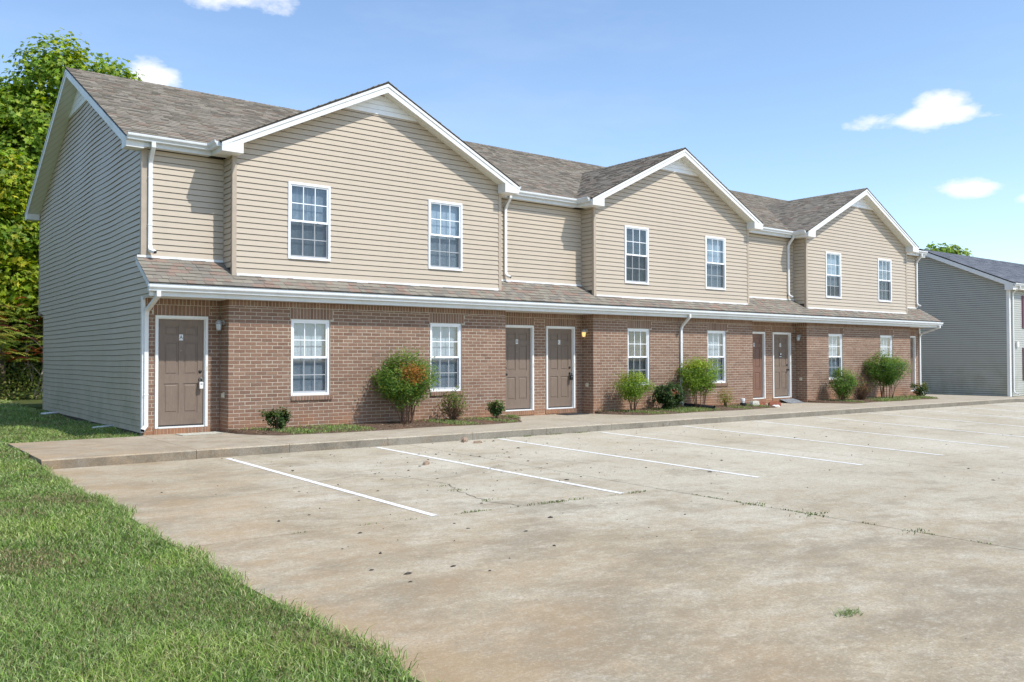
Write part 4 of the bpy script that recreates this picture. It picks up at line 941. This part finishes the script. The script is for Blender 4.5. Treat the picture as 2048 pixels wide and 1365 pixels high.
tree('broadleaf_tree', 'tallest broadleaf tree, its crown rising behind the left roof peak', (2.9, 24.2, -.1), 10, .32,
     [((0, .2, 13.5), (1.75, 1.6, 2.0)), ((1.75, -.7, 13.7), (1.05, 1.1, 1.15)), ((2.3, -1.1, 12.9), (.95, 1, 1.1)), ((-1.3, .8, 12.2), (1.5, 1.5, 1.5)), ((-2.3, 1.6, 12.6), (1.1, 1.1, 1.2)), ((-.6, 0, 10.6), (2.3, 2, 2.2)), ((1.2, -.3, 10.8), (2.0, 2, 2.0)), ((-2.6, 1.2, 10.2), (1.8, 1.8, 1.9)), ((-1.2, -.2, 7.6), (2.4, 2, 2.2)), ((1.6, 0, 7.4), (2.2, 2, 2.2)), ((-3.2, .6, 7.0), (1.9, 1.8, 2.2))],
     42000, .215, GR, 'trees at the wood edge left of the building', clump=.6)
tree('broadleaf_tree', 'yellow-green broadleaf tree at the left edge, lower than its neighbour', (.3, 20.6, -.1), 6, .2,
     [((-.2, -.4, 8.0), (1.3, 1.3, 1.4)), ((-.7, -.6, 6.0), (1.7, 1.5, 1.6)), ((1.3, -.3, 5.6), (1.5, 1.4, 1.5)), ((.6, -.8, 4.2), (1.7, 1.3, 1.1)), ((-2.2, 0, 6.4), (1.6, 1.5, 2)), ((2.4, 0, 4.0), (1.2, 1.2, 1.2))],
     22000, .205, YG, 'trees at the wood edge left of the building', clump=.55)
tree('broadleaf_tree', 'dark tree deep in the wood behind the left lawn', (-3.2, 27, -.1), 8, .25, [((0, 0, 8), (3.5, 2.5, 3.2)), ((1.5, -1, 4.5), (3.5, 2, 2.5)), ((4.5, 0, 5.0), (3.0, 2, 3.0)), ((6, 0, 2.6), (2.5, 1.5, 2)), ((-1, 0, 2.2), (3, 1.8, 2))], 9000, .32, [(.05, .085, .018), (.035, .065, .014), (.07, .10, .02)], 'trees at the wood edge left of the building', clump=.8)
# sumac: arching compound leaves on bare forked stems
def sumac(base, h, label, nfr, red):
    o = empty('sumac_shrub', base); tag(o, label, 'shrub', 'sumac shrubs at the wood edge'); m = MB(); b = Vector(base); tips = []
    for i in range(4): branch(m, b+Vector((rng.normal(0, .12), rng.normal(0, .12), -.1)), Vector((rng.normal(0, .45), rng.normal(0, .35), 1)), h*.75, .045, 2, tips, .5)
    m.build('stems', M['palebark'], o, smooth=True); C = []; Nn = []; K = []; T = []
    for i in range(nfr):
        t = np.array(tips[rng.integers(len(tips))])+rng.normal(0, .35, 3)*np.array([1, 1, .8]); t[2] = max(t[2], base[2]+h*.45); az = rng.uniform(0, 6.28); d = np.array([math.cos(az), math.sin(az), .35]); L0 = rng.uniform(.4, .65)
        c = np.array([(.30, .34, .06), (.20, .27, .05), (.14, .21, .035), (.36, .33, .07)][rng.integers(4)])
        if rng.random() < red: c = np.array([(.22, .045, .03), (.28, .08, .03), (.13, .03, .03)][rng.integers(3)])
        for j in range(9):
            s = (j+1)/9; pt = t+d*L0*s+np.array([0, 0, -.45*L0*s*s]); sd_ = np.array([-d[1], d[0], 0])
            for sg in (-1, 1): T.append((pt, pt+sd_*sg*.17*(1-.5*s)+np.array([0, 0, -.07])+d*.05, c*rng.uniform(.8, 1.2)))
    V = []; F = []; K = []
    for p0, p1, c in T:
        d = p1-p0; w = np.cross(d, [0, 0, 1]); w = w/(np.linalg.norm(w)+1e-6)*.026; k = len(V); V += [p0, p0+d*.4+w, p1, p0+d*.4-w]; F += [(k, k+1, k+2), (k, k+2, k+3)]; K += [c]*4
    np_mesh('fronds', np.array(V), np.array(F), M['leaf'], o, np.clip(np.array(K), 0, 1))
sumac((-.6, 17.8, -.05), 3.6, 'sumac shrub with pale forked stems at the left edge of the lawn', 420, .08); sumac((1.2, 18.6, -.05), 3.3, 'red-tinged sumac shrub nearest to the rear corner of the building', 380, .3); sumac((-2.6, 18.4, -.05), 3.7, 'sumac shrub cut off by the left edge of the picture', 200, .15)
# undergrowth along the wood edge
n = 16000; cx_ = rng.uniform(-9, 6.5, n); cy_ = 17.6+rng.gamma(2, .8, n); hh = rng.uniform(.0, 1, n)*np.minimum(1.7, .35+.5*(cy_-17.4))*(1+.3*np.sin(cx_*2.1)); C = np.stack([cx_, cy_, hh], 1); Nn = unit(n)+np.array([0, -.3, .6]); Nn /= np.linalg.norm(Nn, axis=1)[:, None]
V, F, K = leaves(C, Nn, rng.uniform(.06, .17, n), palette(n, [(.17, .24, .04), (.24, .28, .06), (.11, .17, .03), (.30, .26, .09)]), 'lance'); np_mesh('undergrowth', V, F, M['leaf'], None, K, 'stuff')['label'] = 'tangled weeds and brush along the edge of the wood'
# a dark mass of wood behind
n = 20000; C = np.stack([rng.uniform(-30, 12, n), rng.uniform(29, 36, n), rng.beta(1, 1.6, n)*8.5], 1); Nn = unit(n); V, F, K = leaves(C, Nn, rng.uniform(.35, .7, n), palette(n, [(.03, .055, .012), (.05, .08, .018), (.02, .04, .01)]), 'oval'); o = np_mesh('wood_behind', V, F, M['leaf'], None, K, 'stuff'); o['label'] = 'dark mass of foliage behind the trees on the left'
tree('far_tree', 'rounded tree top showing over the grey roof beside the last gable', (73.8, 20.3, -.4), 9, .3, [((0, 0, 10.9), (1.5, 1.4, 1.25)), ((1.3, -1.0, 10.2), (1.2, 1.2, 1.0)), ((-1.0, .7, 10.3), (1.1, 1.1, 1.0)), ((0, 0, 9), (2.2, 2, 1.5))], 5200, .34, GR[:4], 'tree tops beyond the grey roof', clump=.6, depthb=1)
tree('far_tree', 'smaller tree top showing over the middle of the grey roof', (76.9, 17.9, -.4), 8, .3, [((0, 0, 9.9), (.9, .9, .75)), ((.9, -.6, 9.6), (.7, .7, .6)), ((-.8, .6, 9.6), (.7, .7, .6)), ((0, 0, 8.6), (1.5, 1.4, 1))], 3200, .3, GR[:4], 'tree tops beyond the grey roof', clump=.45, depthb=1)
# shrubs in the beds
def shrub(label, x, y, h, rad, z_lo, nleaf, size, stops, shape='lance', nst=9, spread=.25, patch=None, lump=.16, twigs=0, name='shrub', group='shrubs in the planting beds'):
    z0 = bed_z(x, y); o = empty(name, (x, y, z0)); tag(o, label, 'shrub', group); m = MB(); b = Vector((x, y, z0)); cz = (z_lo+h)/2; rz = (h-z_lo)/2
    for i in range(nst):
        q = rng.uniform(0, 6.28); r_ = rad*rng.uniform(.15, .75); e = b+Vector((math.cos(q)*r_, math.sin(q)*r_, rng.uniform(z_lo+.3*rz, h-.35*rz))); s = b+Vector((math.cos(q)*spread*rad*.45, math.sin(q)*spread*rad*.45, -.04)); mid = (s+e)/2+Vector((math.cos(q)*-.12*r_, math.sin(q)*-.12*r_, .04))
        m.tube([s, mid, e], [.012, .009, .004], 5)
    for i in range(twigs):
        u = unit(1)[0]; u[2] = abs(u[2])*1.2+.25; e = b+Vector((u[0]*rad*rng.uniform(.6, 1.05), u[1]*rad*.9, z_lo*.4+u[2]*(h-z_lo)*rng.uniform(.5, .85))); s = b+Vector((rng.normal(0, .03), rng.normal(0, .03), -.03)); mid = s+(e-s)*.5+Vector(rng.normal(0, .035, 3))
        m.tube([s, mid, e], [.007, .0045, .002], 4, False)
        for j in range(3): f = mid+(e-mid)*rng.uniform(0, .8); m.tube([f, f+Vector(rng.normal(0, .07, 3))+Vector((0, 0, .07))], [.003, .0012], 4, False)
    m.build('stems', M['twig'], o)
    if nleaf:
        nleaf = int(nleaf*2.2); nc = max(10, nleaf//45); u = unit(nc); rr = rng.uniform(.25, 1, (nc, 1))**.45; cc = u*rr*np.array([rad, rad*.85, rz]); lo = np.clip(-cc[:, 2]/rz, 0, 1); cc[:, :2] *= (1-.35*lo)[:, None]
        cc *= (1+.12*np.sin(u[:, 0:1]*5+x)*np.cos(u[:, 2:3]*4))*rng.uniform(.8, 1.2, (nc, 1)); cc = cc+np.array([x, y, z0+cz])
        cc[:, 1] = np.minimum(cc[:, 1], YB-.06)
        idx = rng.integers(0, nc, nleaf); pos = cc[idx]+rng.normal(0, lump*.45, (nleaf, 3)); pos[:, 1] = np.minimum(pos[:, 1], YB-.03); nn = u[idx]*.7+unit(nleaf)*.7+np.array([0, -.2, .6]); nn /= np.linalg.norm(nn, axis=1)[:, None]; col = palette(nleaf, stops)
        if patch:
            pc, pr_, pst = patch; dd = np.linalg.norm((pos-np.array([x+pc[0], y+pc[1], z0+pc[2]]))/np.array(pr_), axis=1)+rng.normal(0, .22, nleaf); col = np.where((dd < 1)[:, None], palette(nleaf, pst), col)
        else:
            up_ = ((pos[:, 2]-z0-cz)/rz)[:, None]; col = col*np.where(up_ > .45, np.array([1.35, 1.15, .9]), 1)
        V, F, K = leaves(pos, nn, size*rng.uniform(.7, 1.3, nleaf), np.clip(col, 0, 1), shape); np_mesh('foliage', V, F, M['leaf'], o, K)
ND = [(.09, .18, .028), (.06, .135, .022), (.12, .225, .032), (.17, .26, .035)]; NB = [(.20, .32, .03), (.27, .37, .035), (.15, .25, .028), (.10, .18, .022)]
OR = [(.38, .15, .03), (.44, .20, .04), (.30, .17, .03)]; BXW = [(.045, .085, .02), (.065, .11, .025), (.035, .065, .018)]
shrub('big round nandina with an orange patch below the second ground-floor window', 5.13, -1.15, 1.50, .70, .42, 6500, .062, ND+[(.2, .25, .03)], nst=16, spread=.35, patch=((-.06, -.45, 1.10), (.27, .6, .22), OR+[(.2, .22, .03)]))
shrub('tiny dark evergreen shrub nearest to door A', 2.21, -1.15, .40, .26, .08, 520, .05, BXW, 'oval', 6, .3, lump=.09)
shrub('half-bare twiggy shrub right of the orange-patched nandina', 6.34, -1.15, .74, .36, .1, 420, .042, [(.12, .15, .03), (.2, .2, .04), (.08, .11, .025)], 'oval', 6, .3, twigs=70, patch=((.22, 0, .5), (.25, .5, .3), [(.16, .2, .04)]))
shrub('small upright evergreen shrub left of door B', 7.57, -1.15, .38, .17, .12, 480, .045, BXW+[(.08, .15, .03)], 'oval', 6, .15, lump=.08)
shrub('bright green nandina under the dark-blinded window, left of the round evergreen', 12.1, -1.15, .98, .46, .30, 3000, .055, NB, nst=9)
shrub('compact dark round evergreen with a brown dead spot between two nandinas', 13.5, -1.15, .72, .46, .05, 2600, .05, BXW, 'oval', 8, .3, lump=.10, patch=((-.12, -.3, .48), (.11, .3, .09), [(.35, .15, .07), (.3, .12, .06)]))
shrub('tall yellow-green nandina in front of the brick-wall downspout', 14.75, -1.18, 1.42, .66, .42, 5200, .058, NB, nst=12, spread=.4)
shrub('thin yellowish seedling shrub left of the white pipe stub', 15.95, -1.15, .50, .20, .06, 420, .048, [(.26, .26, .05), (.18, .23, .04), (.3, .2, .05)], nst=7, spread=.3)
shrub('upright nandina below the first window of the last bay', 22.05, -1.2, 1.10, .48, .12, 3000, .06, ND, nst=9, spread=.25)
shrub('leafless grey-brown shrub between the two nandinas of the last bay', 23.26, -1.15, .84, .40, .1, 260, .045, [(.06, .1, .02), (.3, .14, .06)], 'oval', 6, .3, twigs=90)
shrub('largest dark green nandina with several trunks, below the last window', 24.9, -1.2, 1.58, .78, .48, 6000, .065, ND, nst=14, spread=.5)
shrub('small loose shrub at the far right end of the building', 27.3, -1.15, .52, .36, .08, 600, .05, BXW+[(.15, .15, .04)], 'oval', 8, .3, lump=.10)

# ------------------------------------------------------------------ grass
def blades(px, py, pz, h, w, stops, lean=.5):
    n = len(px); az = rng.uniform(0, 6.283, n); fa = rng.uniform(0, 6.283, n); lx, ly = np.cos(az)*h*lean*rng.uniform(.3, 1.3, n), np.sin(az)*h*lean*rng.uniform(.3, 1.3, n)
    wx, wy = np.cos(fa)*w/2, np.sin(fa)*w/2; V = np.empty((n, 5, 3))
    V[:, 0] = np.stack([px-wx, py-wy, pz-.01], 1); V[:, 1] = np.stack([px+wx, py+wy, pz-.01], 1)
    V[:, 2] = np.stack([px+lx*.35+wx*.8, py+ly*.35+wy*.8, pz+h*.6], 1); V[:, 3] = np.stack([px+lx*.35-wx*.8, py+ly*.35-wy*.8, pz+h*.6], 1); V[:, 4] = np.stack([px+lx, py+ly, pz+h*rng.uniform(.75, 1, n)], 1)
    F = (np.arange(n)[:, None, None]*5+np.array([(0, 1, 2), (0, 2, 3), (3, 2, 4)])[None]).reshape(-1, 3); c = palette(n, stops, .22); return V.reshape(-1, 3), F, np.repeat(c, 5, 0)
GS_ = [(.20, .31, .06), (.16, .265, .05), (.25, .36, .08), (.33, .41, .14), (.12, .21, .04), (.42, .47, .22)]
parts = []
lz = np.vectorize(lawn_z)
def scatter(x0, x1, y0, y1, dens, h, w, edge=True):
    n = int((x1-x0)*(y1-y0)*dens); px = rng.uniform(x0, x1, n); py = rng.uniform(y0, y1, n)
    # frame cull: keep what the wider view around the photograph can hold
    dx, dy = px-CAM[0], py-CAM[1]; f_ = dx*fw.x+dy*fw.y; s_ = dx*rt.x+dy*rt.y; keep = (f_ > .8) & (np.abs(s_) < f_*.85+.8)
    if edge: keep &= (px < XG-.05+.05*np.sin(py*2.3)+.03*np.sin(py*7.1)) | (py > -.30)
    keep &= ~((px > -.03) & (py > -.3)); keep &= ~((px > XG) & (py > -3.4) & (py < -.28)); px, py = px[keep], py[keep]
    pat = np.sin(px*2.1+py*1.3)+np.sin(px*.9-py*2.7+1)+np.sin(px*5.3+2)*np.sin(py*4.7)*.8
    hh = h*(1+.18*pat)*rng.uniform(.55, 1.25, len(px)); V, F, K = blades(px, py, lz(px, py), hh, w, GS_, 1.25)
    pr_ = np.repeat(pat, 5); p2 = np.sin(px*1.7-py*.8+.5)+np.sin(px*.7+py*2.2)+.7*np.sin(px*3.9+py*3.1); dry = np.repeat(rng.random(len(px)) < .12+.14*(pat < -.8)+.30*(p2 > 1.35), 5)
    K = K*(1+.07*pr_)[:, None]; K = np.where((pr_ > 1.1)[:, None], K*np.array([1.1, 1.04, .98]), K); K = np.where(dry[:, None], np.array([.33, .27, .13])*(.6+.5*rng.random((len(K), 1))), K); parts.append((V, F, np.clip(K, 0, 1)))
scatter(-7.5, XG+.12, -15.5, -10.5, 8200, .045, .0052); scatter(-8.5, XG+.12, -10.5, -6.5, 3900, .045, .0075); scatter(-7.5, XG+.12, -6.5, -2.6, 2500, .045, .010)
scatter(-7, -.03, -2.6, 4, 1500, .065, .012); scatter(-7, -.03, 4, 12, 650, .07, .02); scatter(-9, 3.5, 12, 19.5, 300, .09, .035, False)
# loose tall fringe hanging over the lot edge
n = 5200; py = rng.uniform(-14.6, -3.2, n); px = XG-.045+rng.normal(0, .045, n)+.05*np.sin(py*2.3)+.04*np.sin(py*6.1); V, F, K = blades(px, py, lz(px, py), rng.uniform(.03, .085, n), .006, GS_+[(.42, .36, .18)], 1.3); parts.append((V, F, K))
def join(name, label, parts):
    off = 0; VV = []; FF = []; KK = []
    for V, F, K in parts: VV.append(V); FF.append(F+off); KK.append(K); off += len(V)
    o = np_mesh(name, np.concatenate(VV), np.concatenate(FF), M['grass'], None, np.concatenate(KK), 'stuff'); o['label'] = label; o['category'] = 'grass'; return o
join('lawn_grass', 'mown green grass of the lawn left of the parking lot', parts)
# grass and litter in the beds
parts = []
for k, (x0, x1) in enumerate(BX):
    n = 9000; px = rng.uniform(x0+.05, x1, n); t = rng.beta(3.0, 1.5, n); py = np.array([YB+(BF[k](x)-YB)*q for x, q in zip(px, t)])
    pat = np.sin(px*2.3+k)+np.sin(px*5.1+py*3)+np.sin(px*.9+2*k); keep = (pat > .1); px, py = px[keep], py[keep]
    V, F, K = blades(px, py, np.array([bed_z(x, y) for x, y in zip(px, py)]), rng.uniform(.025, .075, len(px)), .010, GS_+[(.24, .25, .10), (.35, .29, .15)], .8); parts.append((V, F, K))
join('bed_weeds', 'patchy short weeds growing in the planting beds', parts)
n = 9000; px = np.concatenate([rng.uniform(x0, x1, n//3) for x0, x1 in BX]); kk = np.repeat([0, 1, 2], n//3); t = rng.uniform(.02, .97, n); py = np.array([YB+(BF[k](x)-YB)*q for x, q, k in zip(px, t, kk)]); C = np.stack([px, py, np.array([bed_z(x, y) for x, y in zip(px, py)])+.008], 1)
Nn = unit(n)*.5+np.array([0, 0, 1]); Nn /= np.linalg.norm(Nn, axis=1)[:, None]; V, F, K = leaves(C, Nn, rng.uniform(.03, .07, n), palette(n, [(.16, .10, .065), (.25, .17, .11), (.08, .05, .035), (.33, .25, .17), (.12, .07, .045)]), 'lance'); o = np_mesh('mulch_chips', V, F, M['grass'], None, K, 'stuff'); o['label'] = 'brown bark chips and dead leaves scattered over the beds'
# weeds in the joints, crumbs on the lot
parts = []
def tuft(x, y, n, sp, h=.05, sx=1., sy=1.):
    px = x+rng.normal(0, sp*sx, n); py = y+rng.normal(0, sp*sy, n); V, F, K = blades(px, py, np.array([lot_z(q, min(r_, -3.41)) for q, r_ in zip(px, py)])+.004, rng.uniform(.4, 1.1, n)*h, .009, [(.09, .15, .03), (.13, .19, .045), (.16, .17, .06)], 1.2); parts.append((V, F, K))
for y in np.arange(-13.8, -9.9, .16):
    if random.random() < .55: tuft(3.80, y, 14, .012, .016, .4, 3.5)
for x, y, n, s in ((3.80, -11.1, 60, .05), (3.80, -11.9, 90, .07), (3.80, -13.0, 60, .05), (1.9, -9.73, 130, .07), (2.3, -9.73, 50, .05), (3.3, -9.73, 60, .06), (.75, -9.73, 40, .04), (1.5, -8.4, 50, .04), (1.62, -8.0, 25, .03), (1.4, -9.2, 30, .03), (6.6, -3.46, 120, .06), (7.4, -3.46, 140, .07), (8.1, -3.46, 90, .06), (5.9, -3.46, 50, .05)): tuft(x, y, int(n*.55), s, .026, 2., .35 if y > -3.6 or abs(y+9.73) < .01 else 1.)
for x in np.arange(-2, 3.6, .12):
    if random.random() < .15: tuft(x, -9.73, 6, .02, .014, 3, .3)
join('joint_weeds', 'small weeds sprouting from joints and cracks of the lot', parts)
parts = []; x, y = .62, -14.2; n = 95; px = x+rng.normal(0, .055, n); py = y+rng.normal(0, .03, n); V, F, K = blades(px, py, np.array([lot_z(q, r_) for q, r_ in zip(px, py)])+.008, rng.uniform(.01, .03, n), .006, [(.2, .27, .09), (.26, .32, .14)], 3.2); parts.append((V, F, K)); join('grass_clippings', 'small pile of cut grass lying alone on the concrete', parts)
n = 520; px = np.concatenate([rng.uniform(-1.5, 12, 200), rng.normal(3.2, 1.8, 180), rng.uniform(5, 26, 140)]); py = np.concatenate([rng.uniform(-12, -3.6, 200), rng.normal(-6.2, 1.5, 180), rng.uniform(-9.5, -3.6, 140)]); py = np.minimum(py, -3.55); px = np.maximum(px, -2.0)
O8 = np.array([(1, 0, 0), (0, 1, 0), (-1, 0, 0), (0, -1, 0), (0, 0, .8), (0, 0, -.3)]); OF = np.array([(0, 1, 4), (1, 2, 4), (2, 3, 4), (3, 0, 4), (1, 0, 5), (2, 1, 5), (3, 2, 5), (0, 3, 5)])
s = rng.gamma(2.0, .0036, n)+.003; c3 = np.stack([px, py, np.array([lot_z(q, r_) for q, r_ in zip(px, py)])+.003], 1); sc = s[:, None, None]*rng.uniform(.5, 1.5, (n, 1, 3))*np.array([1.3, 1, .6]); V = (c3[:, None, :]+O8[None]*sc).reshape(-1, 3); F = (np.arange(n)[:, None, None]*6+OF[None]).reshape(-1, 3)
o = np_mesh('lot_crumbs', V, F, M['stone'], None, None, 'stuff'); o['label'] = 'dark crumbs and leaf bits scattered over the parking bays'
